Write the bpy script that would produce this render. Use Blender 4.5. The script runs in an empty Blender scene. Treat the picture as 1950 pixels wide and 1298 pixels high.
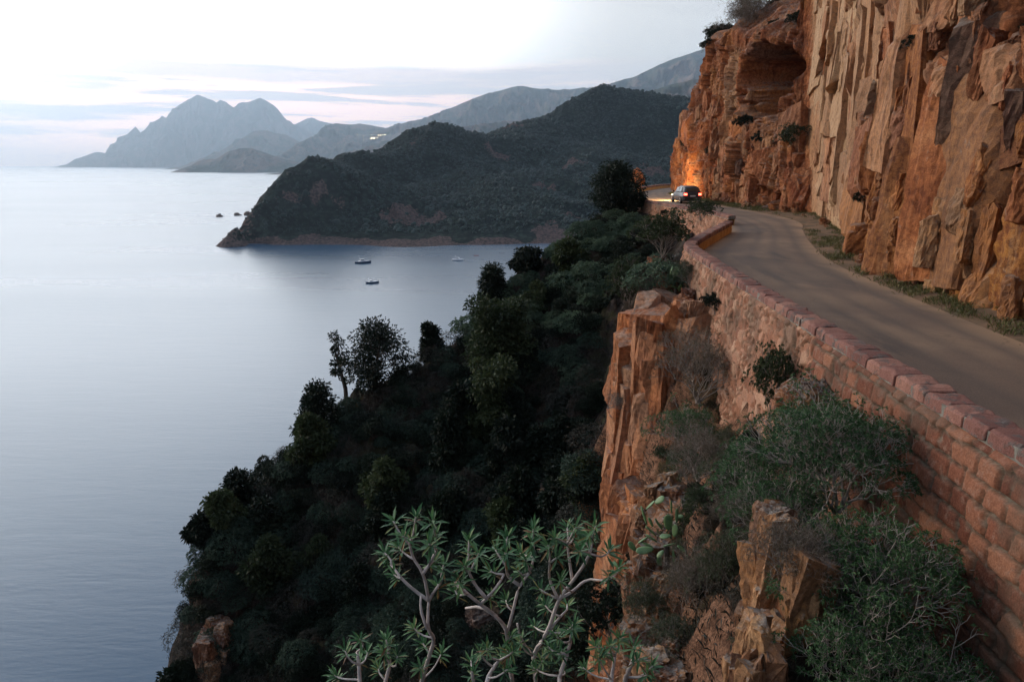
import bpy, math, random
import numpy as np
from mathutils import Vector, Matrix

S = bpy.context.scene
COL = S.collection
R = math.radians
random.seed(7)

# ------------------------------------------------------------------ camera
F = 1354.0                                   # focal length in photo pixels (1950 wide)
HORIZON = 312.0
PITCH = math.atan((649 - HORIZON) / F)
CAMZ = 3.3
SEA = CAMZ - 80.0
cam_data = bpy.data.cameras.new('camera')
cam = bpy.data.objects.new('camera', cam_data)
COL.objects.link(cam)
cam.location = (0, 0, CAMZ)
cam.rotation_euler = (math.pi / 2 - PITCH, 0, 0)
cam_data.sensor_width = 36
cam_data.lens = 36 * F / 1950
cam_data.clip_start = 0.1
cam_data.clip_end = 200000
S.camera = cam

# ------------------------------------------------------------------ render look
S.render.engine = 'CYCLES'
S.cycles.use_denoising = True
S.cycles.denoiser = 'OPENIMAGEDENOISE'
S.cycles.max_bounces = 6
S.cycles.diffuse_bounces = 3
S.cycles.glossy_bounces = 3
S.cycles.transparent_max_bounces = 8
S.cycles.volume_bounces = 0
S.cycles.sample_clamp_indirect = 4
S.view_settings.view_transform = 'Standard'
S.view_settings.look = 'None'
S.view_settings.exposure = 0.0
S.view_settings.gamma = 1.0

# ------------------------------------------------------------------ world and sun
SUN_AZ = R(-72)          # clockwise from +Y : the west, left of the picture
SUN_EL = R(16)
sun_dir = Vector((math.sin(SUN_AZ) * math.cos(SUN_EL), math.cos(SUN_AZ) * math.cos(SUN_EL), math.sin(SUN_EL)))
sl = bpy.data.lights.new('sun', 'SUN')
sl.energy = 1.9
sl.angle = R(14)
sl.color = (1.0, 0.76, 0.54)
so = bpy.data.objects.new('sun', sl)
COL.objects.link(so)
so.rotation_euler = (-sun_dir).to_track_quat('-Z', 'Y').to_euler()


class NT:
    """small helper to write node trees"""
    def __init__(self, tree):
        self.t = tree
        self.n = tree.nodes
        self.l = tree.links

    def node(self, typ, ins=None, **kw):
        nd = self.n.new(typ)
        for k, v in kw.items():
            setattr(nd, k, v)
        for k, v in (ins or {}).items():
            self.put(nd.inputs[k], v)
        return nd

    def put(self, sock, v):
        if isinstance(v, bpy.types.NodeSocket):
            self.l.new(v, sock)
        elif v is not None:
            if isinstance(v, (tuple, list)) and len(v) == 3 and sock.type == 'RGBA':
                v = (*v, 1)
            sock.default_value = v

    def math(self, op, a, b=None, c=None, clamp=False):
        nd = self.n.new('ShaderNodeMath')
        nd.operation = op
        nd.use_clamp = clamp
        for i, v in enumerate((a, b, c)):
            if v is not None:
                self.put(nd.inputs[i], v)
        return nd.outputs[0]

    def vmath(self, op, a, b=None, scale=None):
        nd = self.n.new('ShaderNodeVectorMath')
        nd.operation = op
        self.put(nd.inputs[0], a)
        if b is not None:
            self.put(nd.inputs[1], b)
        if scale is not None:
            self.put(nd.inputs[3], scale)
        return nd.outputs[0]

    def mix(self, f, a, b, mode='MIX'):
        nd = self.n.new('ShaderNodeMix')
        nd.data_type = 'RGBA'
        nd.blend_type = mode
        nd.clamp_factor = True
        self.put(nd.inputs[0], f)
        self.put(nd.inputs[6], a)
        self.put(nd.inputs[7], b)
        return nd.outputs[2]

    def ss(self, x, lo, hi, a=0.0, b=1.0):
        nd = self.n.new('ShaderNodeMapRange')
        nd.interpolation_type = 'SMOOTHSTEP'
        self.put(nd.inputs[0], x)
        nd.inputs[1].default_value = lo
        nd.inputs[2].default_value = hi
        nd.inputs[3].default_value = a
        nd.inputs[4].default_value = b
        return nd.outputs[0]

    def noise(self, vec, scale, detail=4, rough=0.55, dist=0.0):
        nd = self.n.new('ShaderNodeTexNoise')
        self.put(nd.inputs['Vector'], vec)
        nd.inputs['Scale'].default_value = scale
        nd.inputs['Detail'].default_value = detail
        nd.inputs['Roughness'].default_value = rough
        nd.inputs['Distortion'].default_value = dist
        return nd.outputs[0]

    def mapping(self, vec, scale=(1, 1, 1), rot=(0, 0, 0), loc=(0, 0, 0)):
        nd = self.n.new('ShaderNodeMapping')
        self.put(nd.inputs[0], vec)
        nd.inputs[1].default_value = loc
        nd.inputs[2].default_value = rot
        nd.inputs[3].default_value = scale
        return nd.outputs[0]

    def ramp(self, f, stops):
        nd = self.n.new('ShaderNodeValToRGB')
        self.put(nd.inputs[0], f)
        e = nd.color_ramp.elements
        while len(e) < len(stops):
            e.new(0.5)
        for el, (p, c) in zip(e, stops):
            el.position = p
            el.color = (*c, 1)
        return nd.outputs[0]


W = bpy.data.worlds.new('World')
S.world = W
W.use_nodes = True
w = NT(W.node_tree)
w.n.clear()
gen = w.node('ShaderNodeTexCoord').outputs['Generated']
sep = w.node('ShaderNodeSeparateXYZ', {0: gen})
dx, dy, dz = sep.outputs
hl = w.math('SQRT', w.math('ADD', w.math('MULTIPLY', dx, dx), w.math('MULTIPLY', dy, dy)))
hx = w.math('DIVIDE', dx, w.math('MAXIMUM', hl, 0.001))
hy = w.math('DIVIDE', dy, w.math('MAXIMUM', hl, 0.001))
el = w.math('DIVIDE', dz, w.math('MAXIMUM', hl, 0.05))
sky = w.node('ShaderNodeTexSky', sky_type='NISHITA', sun_disc=False, sun_elevation=SUN_EL,
             sun_rotation=SUN_AZ, air_density=1.0, dust_density=2.0, ozone_density=1.0)
# thin high cloud veil: a bright glow over the north-west where the sun went down, greyer to the north-east and behind
left = w.ss(hx, 0.34, -0.30)
front = w.ss(hy, -0.35, 0.45)
base = w.mix(left, (0.70, 0.705, 0.70), (1.05, 0.985, 0.91))
base = w.mix(front, (0.26, 0.27, 0.31), base)
up = w.ss(el, 0.30, 1.0)
base = w.mix(up, base, w.mix(front, (0.34, 0.42, 0.56), (0.48, 0.57, 0.72)))
lobe = w.math('MULTIPLY', w.math('MULTIPLY', w.ss(hx, 0.16, -0.46), front), w.math('MULTIPLY', w.ss(el, 0.02, 0.20), w.ss(el, 0.88, 0.28)))
wisp = w.noise(w.mapping(gen, (4, 4, 20)), 1.0, 5, 0.55, 0.4)
base = w.mix(w.math('MULTIPLY', w.ss(wisp, 0.40, 0.70), 0.8), base, w.vmath('MULTIPLY', base, (0.90, 0.895, 0.905)))
veil = w.vmath('ADD', base, w.vmath('SCALE', (2.98, 3.14, 3.28), scale=lobe))
# the low cloud bank and its pink gaps above the sea horizon
st = w.noise(w.mapping(gen, (3.5, 3.5, 62)), 1.0, 5, 0.6, 0.35)
bigc = w.noise(w.mapping(gen, (2.6, 2.6, 14), loc=(0.4, 0.1, 0.0)), 1.0, 3, 0.5)
edge = w.math('ADD', el, w.math('MULTIPLY', w.math('SUBTRACT', bigc, 0.5), 0.045))
bank = w.math('MULTIPLY', w.ss(edge, 0.134, 0.120), w.ss(hx, 0.30, 0.02))
low = w.ss(st, 0.44, 0.58)
gap = w.mix(left, (0.86, 0.80, 0.80), (2.4, 1.5, 1.2))
grey = w.mix(left, (0.70, 0.70, 0.74), (0.86, 0.77, 0.78))
shelf = w.math('MULTIPLY', w.ss(edge, 0.094, 0.106), w.ss(edge, 0.134, 0.122))
bcol = w.mix(w.math('MAXIMUM', low, w.math('MULTIPLY', shelf, 0.9)), gap, grey)
bcol = w.mix(w.ss(el, 0.04, 0.0), bcol, (1.3, 1.0, 0.95))
farleft = w.ss(hx, -0.42, -0.62)
bank = w.math('MULTIPLY', bank, w.math('SUBTRACT', 1.0, w.math('MULTIPLY', farleft, 0.5)))
veil = w.mix(w.math('MULTIPLY', bank, 0.92), veil, bcol)
veil10 = w.vmath('SCALE', veil, scale=14.0)
skyc = w.mix(0.9, sky.outputs[0], veil10)
bg = w.node('ShaderNodeBackground', {0: skyc, 1: 0.1})
w.node('ShaderNodeOutputWorld', {0: bg.outputs[0]})

# ------------------------------------------------------------------ maths helpers
SP, CP = math.sin(PITCH), math.cos(PITCH)


def at(px, py, y):
    """the point at distance y in front of the camera seen at photo pixel px, py"""
    u, v = (px - 975) / F, (649 - py) / F
    t = y / (CP + v * SP)
    return np.array((u * t, y, CAMZ + t * (-SP + v * CP)))


def onz(px, py, z):
    u, v = (px - 975) / F, (649 - py) / F
    t = (z - CAMZ) / (-SP + v * CP)
    return np.array((u * t, t * (CP + v * SP), z))


def h32(a, b, c, seed):
    a = a.astype(np.int64); b = b.astype(np.int64); c = c.astype(np.int64)
    h = (a * 374761393 + b * 668265263 + c * 2147483647 + seed * 974634777) & 0xFFFFFFFF
    h = ((h ^ (h >> 13)) * 1274126177) & 0xFFFFFFFF
    h = ((h ^ (h >> 15)) * 2246822519) & 0xFFFFFFFF
    return h ^ (h >> 14)


def rnd(h, k):
    x = (h * (2654435761 + 2 * k * 40503) + k * 362437) & 0xFFFFFFFF
    x = ((x ^ (x >> 16)) * 73244475) & 0xFFFFFFFF
    x = x ^ (x >> 15)
    return (x & 0xFFFFFF).astype(np.float64) / 0xFFFFFF


def noise3(P, seed=0):
    """gradient noise, about -0.7..0.7"""
    P = np.asarray(P, float)
    I = np.floor(P)
    f = P - I
    I = I.astype(np.int64)
    u = f * f * f * (f * (f * 6 - 15) + 10)
    out = np.zeros(len(P))
    for ox in (0, 1):
        for oy in (0, 1):
            for oz in (0, 1):
                h = h32(I[:, 0] + ox, I[:, 1] + oy, I[:, 2] + oz, seed)
                g = (rnd(h, 1) * 2 - 1) * (f[:, 0] - ox) + (rnd(h, 2) * 2 - 1) * (f[:, 1] - oy) + (rnd(h, 3) * 2 - 1) * (f[:, 2] - oz)
                wx = u[:, 0] if ox else 1 - u[:, 0]
                wy = u[:, 1] if oy else 1 - u[:, 1]
                wz = u[:, 2] if oz else 1 - u[:, 2]
                out += g * wx * wy * wz
    return out


def fbm(P, seed=0, octv=4, gain=0.5, ridged=False):
    P = np.asarray(P, float)
    a, s, out = 1.0, 1.0, 0
    for i in range(octv):
        n = noise3(P * s + 17.3 * i, seed + i)
        if ridged:
            n = 0.5 - np.abs(n) * 1.6
        out = out + a * n
        a *= gain
        s *= 2.03
    return out


def facet(P, size, seed=0, tilt=1.0):
    """broken-rock facets: every cell is a tilted plane with its own level; also returns a per-cell random number"""
    Q = np.asarray(P, float) / np.asarray(size, float)
    B = np.floor(Q - 0.5).astype(np.int64)
    best = np.full(len(Q), 1e9)
    val = np.zeros(len(Q))
    ran = np.zeros(len(Q))
    for ox in (0, 1):
        for oy in (0, 1):
            for oz in (0, 1):
                h = h32(B[:, 0] + ox, B[:, 1] + oy, B[:, 2] + oz, seed)
                dxx = Q[:, 0] - (B[:, 0] + ox + 0.15 + 0.7 * rnd(h, 1))
                dyy = Q[:, 1] - (B[:, 1] + oy + 0.15 + 0.7 * rnd(h, 2))
                dzz = Q[:, 2] - (B[:, 2] + oz + 0.15 + 0.7 * rnd(h, 3))
                d = dxx * dxx + dyy * dyy + dzz * dzz
                v = tilt * ((rnd(h, 4) - 0.5) * dxx + (rnd(h, 5) - 0.5) * dyy + (rnd(h, 6) - 0.5) * dzz) * 2 + rnd(h, 7) - 0.5
                m = d < best
                best = np.where(m, d, best)
                val = np.where(m, v, val)
                ran = np.where(m, rnd(h, 8), ran)
    return val, ran


def sstep(x, a, b):
    t = np.clip((x - a) / (b - a), 0, 1)
    return t * t * (3 - 2 * t)


def path(pts, step, smooth=2):
    """resample a plan polyline at an even step after rounding its corners"""
    P = np.array(pts, float)
    for _ in range(smooth):
        Q = [P[0]]
        for a, b in zip(P[:-1], P[1:]):
            Q += [a * .75 + b * .25, a * .25 + b * .75]
        Q.append(P[-1])
        P = np.array(Q)
    d = np.r_[0, np.cumsum(np.linalg.norm(np.diff(P, axis=0), axis=1))]
    n = max(2, int(round(d[-1] / step)) + 1)
    s = np.linspace(0, d[-1], n)
    return np.stack([np.interp(s, d, P[:, k]) for k in range(P.shape[1])], 1), s


def normals2(P):
    T = np.gradient(P, axis=0)
    T /= np.linalg.norm(T, axis=1)[:, None] + 1e-9
    return np.stack([-T[:, 1], T[:, 0]], 1), T


def tps(C, reg=0.02):
    C = np.array(C, float)
    X = C[:, :2] / 10
    n = len(X)

    def U(d2):
        return 0.5 * d2 * np.log(d2 + 1e-12)
    K = U(((X[:, None] - X[None]) ** 2).sum(2)) + reg * np.eye(n)
    P = np.c_[np.ones(n), X]
    A = np.zeros((n + 3, n + 3))
    A[:n, :n] = K
    A[:n, n:] = P
    A[n:, :n] = P.T
    sol = np.linalg.solve(A, np.r_[C[:, 2], 0, 0, 0])

    def f(xy):
        q = np.asarray(xy, float) / 10
        out = np.empty(len(q))
        for i in range(0, len(q), 20000):
            s = q[i:i + 20000]
            out[i:i + 20000] = U(((s[:, None] - X[None]) ** 2).sum(2)) @ sol[:n] + sol[n] + s @ sol[n + 1:]
        return out
    return f


# ------------------------------------------------------------------ object helpers
def tag(o, label=None, cat=None, group=None, kind=None):
    if label: o['label'] = label
    if cat: o['category'] = cat
    if group: o['group'] = group
    if kind: o['kind'] = kind
    return o


def link(name, me, mats=(), parent=None):
    o = bpy.data.objects.new(name, me)
    COL.objects.link(o)
    if me is not None:
        for m in mats:
            me.materials.append(m)
    if parent is not None:
        o.parent = parent
    return o


def empty(name, loc=(0, 0, 0), rz=0.0):
    o = bpy.data.objects.new(name, None)
    COL.objects.link(o)
    o.location = tuple(float(v) for v in loc)
    o.rotation_euler = (0, 0, rz)
    o.empty_display_size = 0.2
    return o


def mesh_np(name, V, Fs, smooth=True, attrs=None, mat_idx=None):
    """V (n,3); Fs list of index arrays with the same number of corners each"""
    me = bpy.data.meshes.new(name)
    V = np.asarray(V, np.float32)
    me.vertices.add(len(V))
    me.vertices.foreach_set('co', V.ravel())
    loops = np.concatenate([f.ravel() for f in Fs]).astype(np.int32)
    sizes = np.concatenate([np.full(len(f), f.shape[1]) for f in Fs]).astype(np.int32)
    starts = np.r_[0, np.cumsum(sizes)[:-1]].astype(np.int32)
    me.loops.add(len(loops))
    me.loops.foreach_set('vertex_index', loops)
    me.polygons.add(len(sizes))
    me.polygons.foreach_set('loop_start', starts)
    me.polygons.foreach_set('loop_total', sizes)
    me.polygons.foreach_set('use_smooth', np.full(len(sizes), smooth))
    if mat_idx is not None:
        me.polygons.foreach_set('material_index', np.asarray(mat_idx, np.int32))
    for k, a in (attrs or {}).items():
        at_ = me.attributes.new(k, 'FLOAT', 'POINT')
        at_.data.foreach_set('value', np.asarray(a, np.float32).ravel())
    me.update(calc_edges=True)
    return me


def grid_faces(nu, nv, wrap=False, off=0):
    i = np.arange(nu if wrap else nu - 1)
    j = np.arange(nv - 1)
    I, J = np.meshgrid(i, j, indexing='ij')
    I2 = (I + 1) % nu
    return np.stack([I * nv + J, I2 * nv + J, I2 * nv + J + 1, I * nv + J + 1], -1).reshape(-1, 4) + off


class MB:
    """collects simple solids into one mesh"""
    def __init__(self):
        self.v, self.f, self.t = [], [], []
        self.n = 0

    def add(self, V, faces, tint=0.5):
        V = np.asarray(V, float)
        for f in faces:
            self.f.append([i + self.n for i in f])
        self.v.append(V)
        self.t.append(np.full(len(V), tint))
        self.n += len(V)

    def box(self, c, s, rz=0.0, tint=0.5, jit=0.0, M=None):
        c = np.array(c, float)
        V = np.array([(x, y, z) for x in (-.5, .5) for y in (-.5, .5) for z in (-.5, .5)]) * np.array(s)
        if jit:
            V = V + np.random.RandomState(self.n).uniform(-jit, jit, V.shape)
        if rz:
            cs, sn = math.cos(rz), math.sin(rz)
            V = np.stack([V[:, 0] * cs - V[:, 1] * sn, V[:, 0] * sn + V[:, 1] * cs, V[:, 2]], 1)
        if M is not None:
            V = V @ np.array(M).T
        self.add(V + c, [(0, 1, 3, 2), (4, 6, 7, 5), (0, 4, 5, 1), (2, 3, 7, 6), (0, 2, 6, 4), (1, 5, 7, 3)], tint)

    def loft(self, rings, cap=True, tint=0.5):
        n = len(rings[0])
        V = np.concatenate([np.asarray(r, float) for r in rings])
        fs = []
        for k in range(len(rings) - 1):
            for i in range(n):
                j = (i + 1) % n
                fs.append((k * n + i, k * n + j, (k + 1) * n + j, (k + 1) * n + i))
        if cap:
            fs.append(tuple(range(n - 1, -1, -1)))
            fs.append(tuple((len(rings) - 1) * n + i for i in range(n)))
        self.add(V, fs, tint)

    def tube(self, P, rad, sides=5, tint=0.5):
        P = np.asarray(P, float)
        rad = np.broadcast_to(rad, len(P))
        T = np.gradient(P, axis=0)
        rings = []
        for p, t, r in zip(P, T, rad):
            t = t / (np.linalg.norm(t) + 1e-9)
            a = np.cross(t, (0.31, 0.2, 0.93) if abs(t[2]) < .9 else (1, 0.1, 0))
            a /= np.linalg.norm(a)
            b = np.cross(t, a)
            rings.append([p + r * (math.cos(q) * a + math.sin(q) * b) for q in np.linspace(0, 2 * math.pi, sides, endpoint=False)])
        self.loft(rings, True, tint)

    def mesh(self, name, smooth=False, attr=True):
        V = np.concatenate(self.v)
        by = {}
        for f in self.f:
            by.setdefault(len(f), []).append(f)
        Fs = [np.array(x) for x in by.values()]
        return mesh_np(name, V, Fs, smooth, {'tint': np.concatenate(self.t)} if attr else None)

    def build(self, name, mat, parent=None, smooth=False, bevel=0.0, seg=2):
        o = link(name, self.mesh(name, smooth), [mat], parent)
        if bevel:
            m = o.modifiers.new('bevel', 'BEVEL')
            m.width = bevel
            m.segments = seg
            m.limit_method = 'ANGLE'
        return o


def copy_tree(o, parent=None):
    c = o.copy()
    COL.objects.link(c)
    if parent is not None:
        c.parent = parent
    for ch in list(o.children):
        copy_tree(ch, c)
    return c


def rotmat(d, roll=0.0):
    """columns: side, up-ish, d"""
    d = np.asarray(d, float)
    d = d / (np.linalg.norm(d) + 1e-9)
    a = np.cross(d, (0, 0, 1.0))
    if np.linalg.norm(a) < 1e-3:
        a = np.array((1.0, 0, 0))
    a /= np.linalg.norm(a)
    b = np.cross(a, d)
    cs, sn = math.cos(roll), math.sin(roll)
    return np.stack([a * cs + b * sn, -a * sn + b * cs, d], 1)


# ------------------------------------------------------------------ materials
def new_mat(name):
    m = bpy.data.materials.new(name)
    m.use_nodes = True
    m.node_tree.nodes.clear()
    return m, NT(m.node_tree)


def finish(m, t, color, rough=0.8, bump=None, strength=0.5, dist=0.05, spec=0.3, metal=0.0, trans=None, emit=None, estr=0.0):
    ins = {'Base Color': color, 'Roughness': rough, 'Metallic': metal, 'Specular IOR Level': spec}
    if bump is not None:
        b = t.node('ShaderNodeBump', {'Height': bump, 'Strength': strength, 'Distance': dist})
        ins['Normal'] = b.outputs[0]
    p = t.node('ShaderNodeBsdfPrincipled', ins)
    out = p.outputs[0]
    if emit is not None:
        p.inputs['Emission Color'].default_value = (*emit, 1)
        p.inputs['Emission Strength'].default_value = estr
    if trans is not None:
        tr = t.node('ShaderNodeBsdfTranslucent', {0: color})
        out = t.node('ShaderNodeMixShader', {0: trans, 1: out, 2: tr.outputs[0]}).outputs[0]
    t.node('ShaderNodeOutputMaterial', {0: out})
    return m


def plain(name, col, rough=0.6, spec=0.4, metal=0.0, emit=None, estr=0.0, vary=0.12, scale=6):
    m, t = new_mat(name)
    oc = t.node('ShaderNodeTexCoord').outputs['Object']
    n = t.noise(oc, scale, 4)
    c = t.mix(t.ss(n, .3, .7), tuple(x * (1 - vary) for x in col), tuple(min(1, x * (1 + vary)) for x in col))
    return finish(m, t, c, rough, n, 0.08, 0.01, spec, metal, None, emit, estr)


def attr(t, name):
    return t.node('ShaderNodeAttribute', attribute_name=name).outputs['Fac']


def rock_mat(name, cols, pale=(.49, .335, .20), stain=(.07, .055, .05), bump=0.7, sc=1.0, stains=0.6, lichen=.5, ochre=(.27, .115, .028)):
    """granite: three body colours, pale slabs (attribute pale), dark water streaks and painted slot shade (attribute dark), ochre (attribute ochre)"""
    m, t = new_mat(name)
    oc = t.node('ShaderNodeTexCoord').outputs['Object']
    warp = t.noise(oc, 0.55 * sc, 5, .6, 0.5)
    base = t.ramp(warp, [(.3, cols[0]), (.5, cols[1]), (.72, cols[2])])
    tint = attr(t, 'tint')
    base = t.mix(1.0, base, t.ramp(tint, [(0, (.50, .44, .42)), (.5, (1, 1, 1)), (1, (1.5, 1.5, 1.4))]), 'MULTIPLY')
    fine = t.noise(oc, 5.5 * sc, 8, .68, .3)
    pcol = t.mix(t.ss(fine, .35, .68), pale, tuple(x * y for x, y in zip(pale, (.78, .68, .6))))
    base = t.mix(attr(t, 'pale'), base, pcol)
    base = t.mix(t.math('MULTIPLY', attr(t, 'ochre'), t.ss(fine, .3, .6)), base, ochre)
    streak = t.noise(t.mapping(oc, (1.5 * sc, 1.5 * sc, .30 * sc)), 1.0, 8, .68, .3)
    st2 = t.noise(t.mapping(oc, (2.6 * sc, 2.6 * sc, .16 * sc), loc=(7, 3, 1)), 1.0, 6, .65, .5)
    base = t.mix(t.math('MULTIPLY', t.ss(st2, .56, .64), .22), base, pcol)
    sk = t.math('MULTIPLY', t.ss(streak, .55, .66), stains)
    base = t.mix(sk, base, tuple(.45 * x for x in cols[0]))
    lich = t.noise(oc, 2.3 * sc, 7, .7)
    base = t.mix(t.math('MULTIPLY', t.ss(lich, .60, .70), .45), base, (.24, .22, .19))
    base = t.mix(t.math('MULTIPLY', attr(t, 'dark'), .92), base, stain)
    gnz = t.node('ShaderNodeSeparateXYZ', {0: t.node('ShaderNodeNewGeometry').outputs['Normal']}).outputs[2]
    gl = t.noise(oc, 3.1 * sc, 6, .7, .4)
    base = t.mix(t.math('MULTIPLY', t.math('MULTIPLY', t.ss(gnz, .35, .8), t.ss(gl, .42, .56)), lichen), base, (.20, .185, .165))
    base = t.mix(1.0, base, t.mix(t.ss(fine, .34, .66), (.62, .58, .56), (1.25, 1.25, 1.25)), 'MULTIPLY')
    speck = t.noise(oc, 38 * sc, 3, .6)
    base = t.mix(1.0, base, t.mix(t.ss(speck, .35, .65), (.8, .8, .8), (1.12, 1.12, 1.12)), 'MULTIPLY')
    crk = t.node('ShaderNodeTexVoronoi', {'Vector': t.mapping(t.vmath('ADD', oc, t.vmath('SCALE', t.node('ShaderNodeTexNoise', {'Vector': oc, 'Scale': 1.2 * sc}).outputs[1], scale=.8)), (1.1 * sc, 1.1 * sc, .45 * sc)), 'Scale': 1.0}, feature='DISTANCE_TO_EDGE')
    cr = t.ss(crk.outputs['Distance'], 0.0, .045)
    base = t.mix(t.math('MULTIPLY', t.math('MULTIPLY', t.math('SUBTRACT', 1.0, cr), t.ss(lich, .46, .56)), .5), base, tuple(.35 * x for x in cols[0]))
    hgt = t.math('ADD', t.math('MULTIPLY', fine, 1.0), t.math('ADD', t.math('MULTIPLY', speck, .3), t.math('MULTIPLY', cr, .08)))
    return finish(m, t, base, .88, hgt, bump, .07 / sc, .2)


def leaf_mat(name, c1, c2, trans=.25, rough=.6):
    m, t = new_mat(name)
    tint = attr(t, 'tint')
    oi = t.node('ShaderNodeObjectInfo').outputs['Random']
    c = t.mix(tint, c1, c2)
    c = t.mix(1.0, c, t.mix(oi, (.75, .78, .78), (1.2, 1.15, 1.05)), 'MULTIPLY')
    return finish(m, t, c, rough, spec=.25, trans=trans)


RED = ((.15, .043, .018), (.25, .088, .036), (.34, .155, .075))
M_cliff = rock_mat('cliff_granite', RED)
M_pillar = rock_mat('pillar_granite', ((.24, .072, .026), (.34, .125, .048), (.40, .20, .10)), sc=1.3, pale=(.5, .36, .25))
M_ledge = rock_mat('ledge_granite', ((.11, .045, .027), (.20, .088, .044), (.29, .15, .08)), sc=2.2, pale=(.50, .32, .17), lichen=.85)
M_crag = rock_mat('shaded_crag', ((.10, .036, .023), (.17, .066, .038), (.22, .11, .065)), lichen=.8)  # red granite darkened: the crag's shade is put into its base colour
M_searock = rock_mat('sea_rock', ((.10, .075, .065), (.16, .11, .09), (.2, .16, .13)), sc=.3)

M_bark = plain('grey_bark', (.25, .22, .19), .8, vary=.3, scale=14)
M_darkbark = plain('dark_bark', (.07, .055, .045), .9, vary=.3, scale=10)
M_twig = plain('dry_twig', (.20, .17, .145), .9, vary=.3, scale=10)
L_spurge = leaf_mat('spurge_leaf', (.020, .055, .022), (.072, .145, .060))
L_spurge_near = leaf_mat('near_spurge_leaf', (.035, .10, .04), (.13, .235, .10), .3)
m_, t_ = new_mat('tree_spurge_leaf')
tt_ = attr(t_, 'tint')
n_ = t_.noise(t_.node('ShaderNodeTexCoord').outputs['Object'], 60, 3)
c_ = t_.ramp(tt_, [(0, (.02, .065, .03)), (.45, (.05, .145, .055)), (.78, (.135, .25, .10)), (.86, (.22, .19, .06)), (1, (.13, .065, .03))])
c_ = t_.mix(1.0, c_, t_.mix(n_, (.7, .7, .7), (1.25, 1.25, 1.25)), 'MULTIPLY')
L_spurge_near = finish(m_, t_, c_, .5, spec=.35, trans=.25)
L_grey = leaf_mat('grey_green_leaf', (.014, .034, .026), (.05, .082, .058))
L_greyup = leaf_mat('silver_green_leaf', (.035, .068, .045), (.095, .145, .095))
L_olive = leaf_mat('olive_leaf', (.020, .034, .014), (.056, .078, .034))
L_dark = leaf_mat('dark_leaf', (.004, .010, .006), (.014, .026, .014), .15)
L_dry = leaf_mat('dry_leaf', (.06, .05, .035), (.13, .10, .065))
L_heath = leaf_mat('heath_leaf', (.03, .045, .022), (.075, .085, .045))
# ================================================================== SEA
m, t = new_mat('sea_water')
oc = t.node('ShaderNodeTexCoord').outputs['Object']
rip = t.noise(t.mapping(oc, (.035, .16, 1), rot=(0, 0, R(24))), 1.0, 4, .6, .5)
rip2 = t.noise(t.mapping(oc, (.22, .9, 1), rot=(0, 0, R(24))), 1.0, 3, .6, .3)
big = t.noise(t.mapping(oc, (.0016, .006, 1), rot=(0, 0, R(8))), 1.0, 4, .55, .3)
hgt = t.math('ADD', t.math('MULTIPLY', rip, 1.0), t.math('MULTIPLY', rip2, .35))
bmp = t.node('ShaderNodeBump', {'Height': hgt, 'Strength': .15, 'Distance': .6})
rough = t.ss(big, .3, .7, .27, .30)
wcol = t.mix(t.ss(big, .35, .65), (.008, .052, .11), (.012, .062, .12))
pr = t.node('ShaderNodeBsdfPrincipled', {'Base Color': wcol, 'Roughness': rough, 'IOR': 1.36, 'Normal': bmp.outputs[0], 'Specular IOR Level': .55})
t.node('ShaderNodeOutputMaterial', {0: pr.outputs[0]})
M_sea = m
rr = np.r_[0.0, np.geomspace(60, 27000, 40)]
an = np.linspace(0, 2 * np.pi, 97)[:-1]
V = np.stack([np.outer(np.cos(an), rr), np.outer(np.sin(an), rr), np.full((96, 41), SEA)], -1)
o = link('sea', mesh_np('sea', V.reshape(-1, 3), [grid_faces(96, 41, True)]), [M_sea])
tag(o, kind='structure')

# ================================================================== FAR MOUNTAINS
m, t = new_mat('mountain_slope')
oc = t.node('ShaderNodeTexCoord').outputs['Object']
n1 = t.noise(oc, .0035, 6, .6)
n2 = t.noise(oc, .02, 5, .6)
c = t.mix(t.ss(n1, .42, .6), (.045, .06, .045), (.15, .105, .085))
c = t.mix(t.ss(n2, .5, .7), c, (.03, .045, .035))
M_mount = finish(m, t, c, .95, n2, .6, 20, .1)


def mountain(pts, y, depth, seed, rough=1.0, back=None, smooth=1):
    """a ridge at distance y: pts are its outline (photo px); the slope comes down to the sea over depth metres"""
    P = np.array([at(a, b, y) for a, b in pts])
    step = y / F * 1.0
    Q, s = path(P[:, [0, 2]], step, smooth)
    X, Z = Q[:, 0], Q[:, 1]
    hgt0 = np.maximum(Z - SEA, 1)
    jag = fbm(np.stack([X / (y * .02), X * 0 + seed, X * 0], 1), seed, 5, .6)
    Z = Z + jag * y * .0022 * rough
    nv = 46
    tt = np.linspace(0, 1, nv)
    back = back or depth
    rows = []
    for k in np.r_[tt[:-1], 1 + tt]:
        if k <= 1:
            yy = y - depth * (1 - k)
            prof = k ** 1.15
        else:
            yy = y + back * (k - 1)
            prof = (1 - (k - 1)) ** 1.2
        zz = SEA - 4 + (Z - SEA + 4) * prof
        rows.append(np.stack([X, np.full_like(X, yy), zz], 1))
    V = np.stack(rows, 1)
    nu, nvv = V.shape[:2]
    pr_ = np.r_[tt[:-1], 2 - (1 + tt)]
    fl = V.reshape(-1, 3)
    amp = (np.sin(np.clip(pr_, 0, 1) * np.pi) ** .7)[None, :] * np.minimum(hgt0, y * .08)[:, None] * .42
    sc_ = np.array([y * .035, y * .05, y * .2])
    spur = fbm(fl / sc_, seed + 5, 5, .52, ridged=True).reshape(nu, nvv)
    V[:, :, 2] += amp * (spur - .25)
    V[:, :, 1] += amp * fbm(fl / sc_ * 1.7 + 9, seed + 9, 4).reshape(nu, nvv) * 1.5
    o = link('mountain', mesh_np('mountain', V.reshape(-1, 3), [grid_faces(nu, nvv)]), [M_mount])
    tag(o, kind='structure')
    return o


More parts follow.
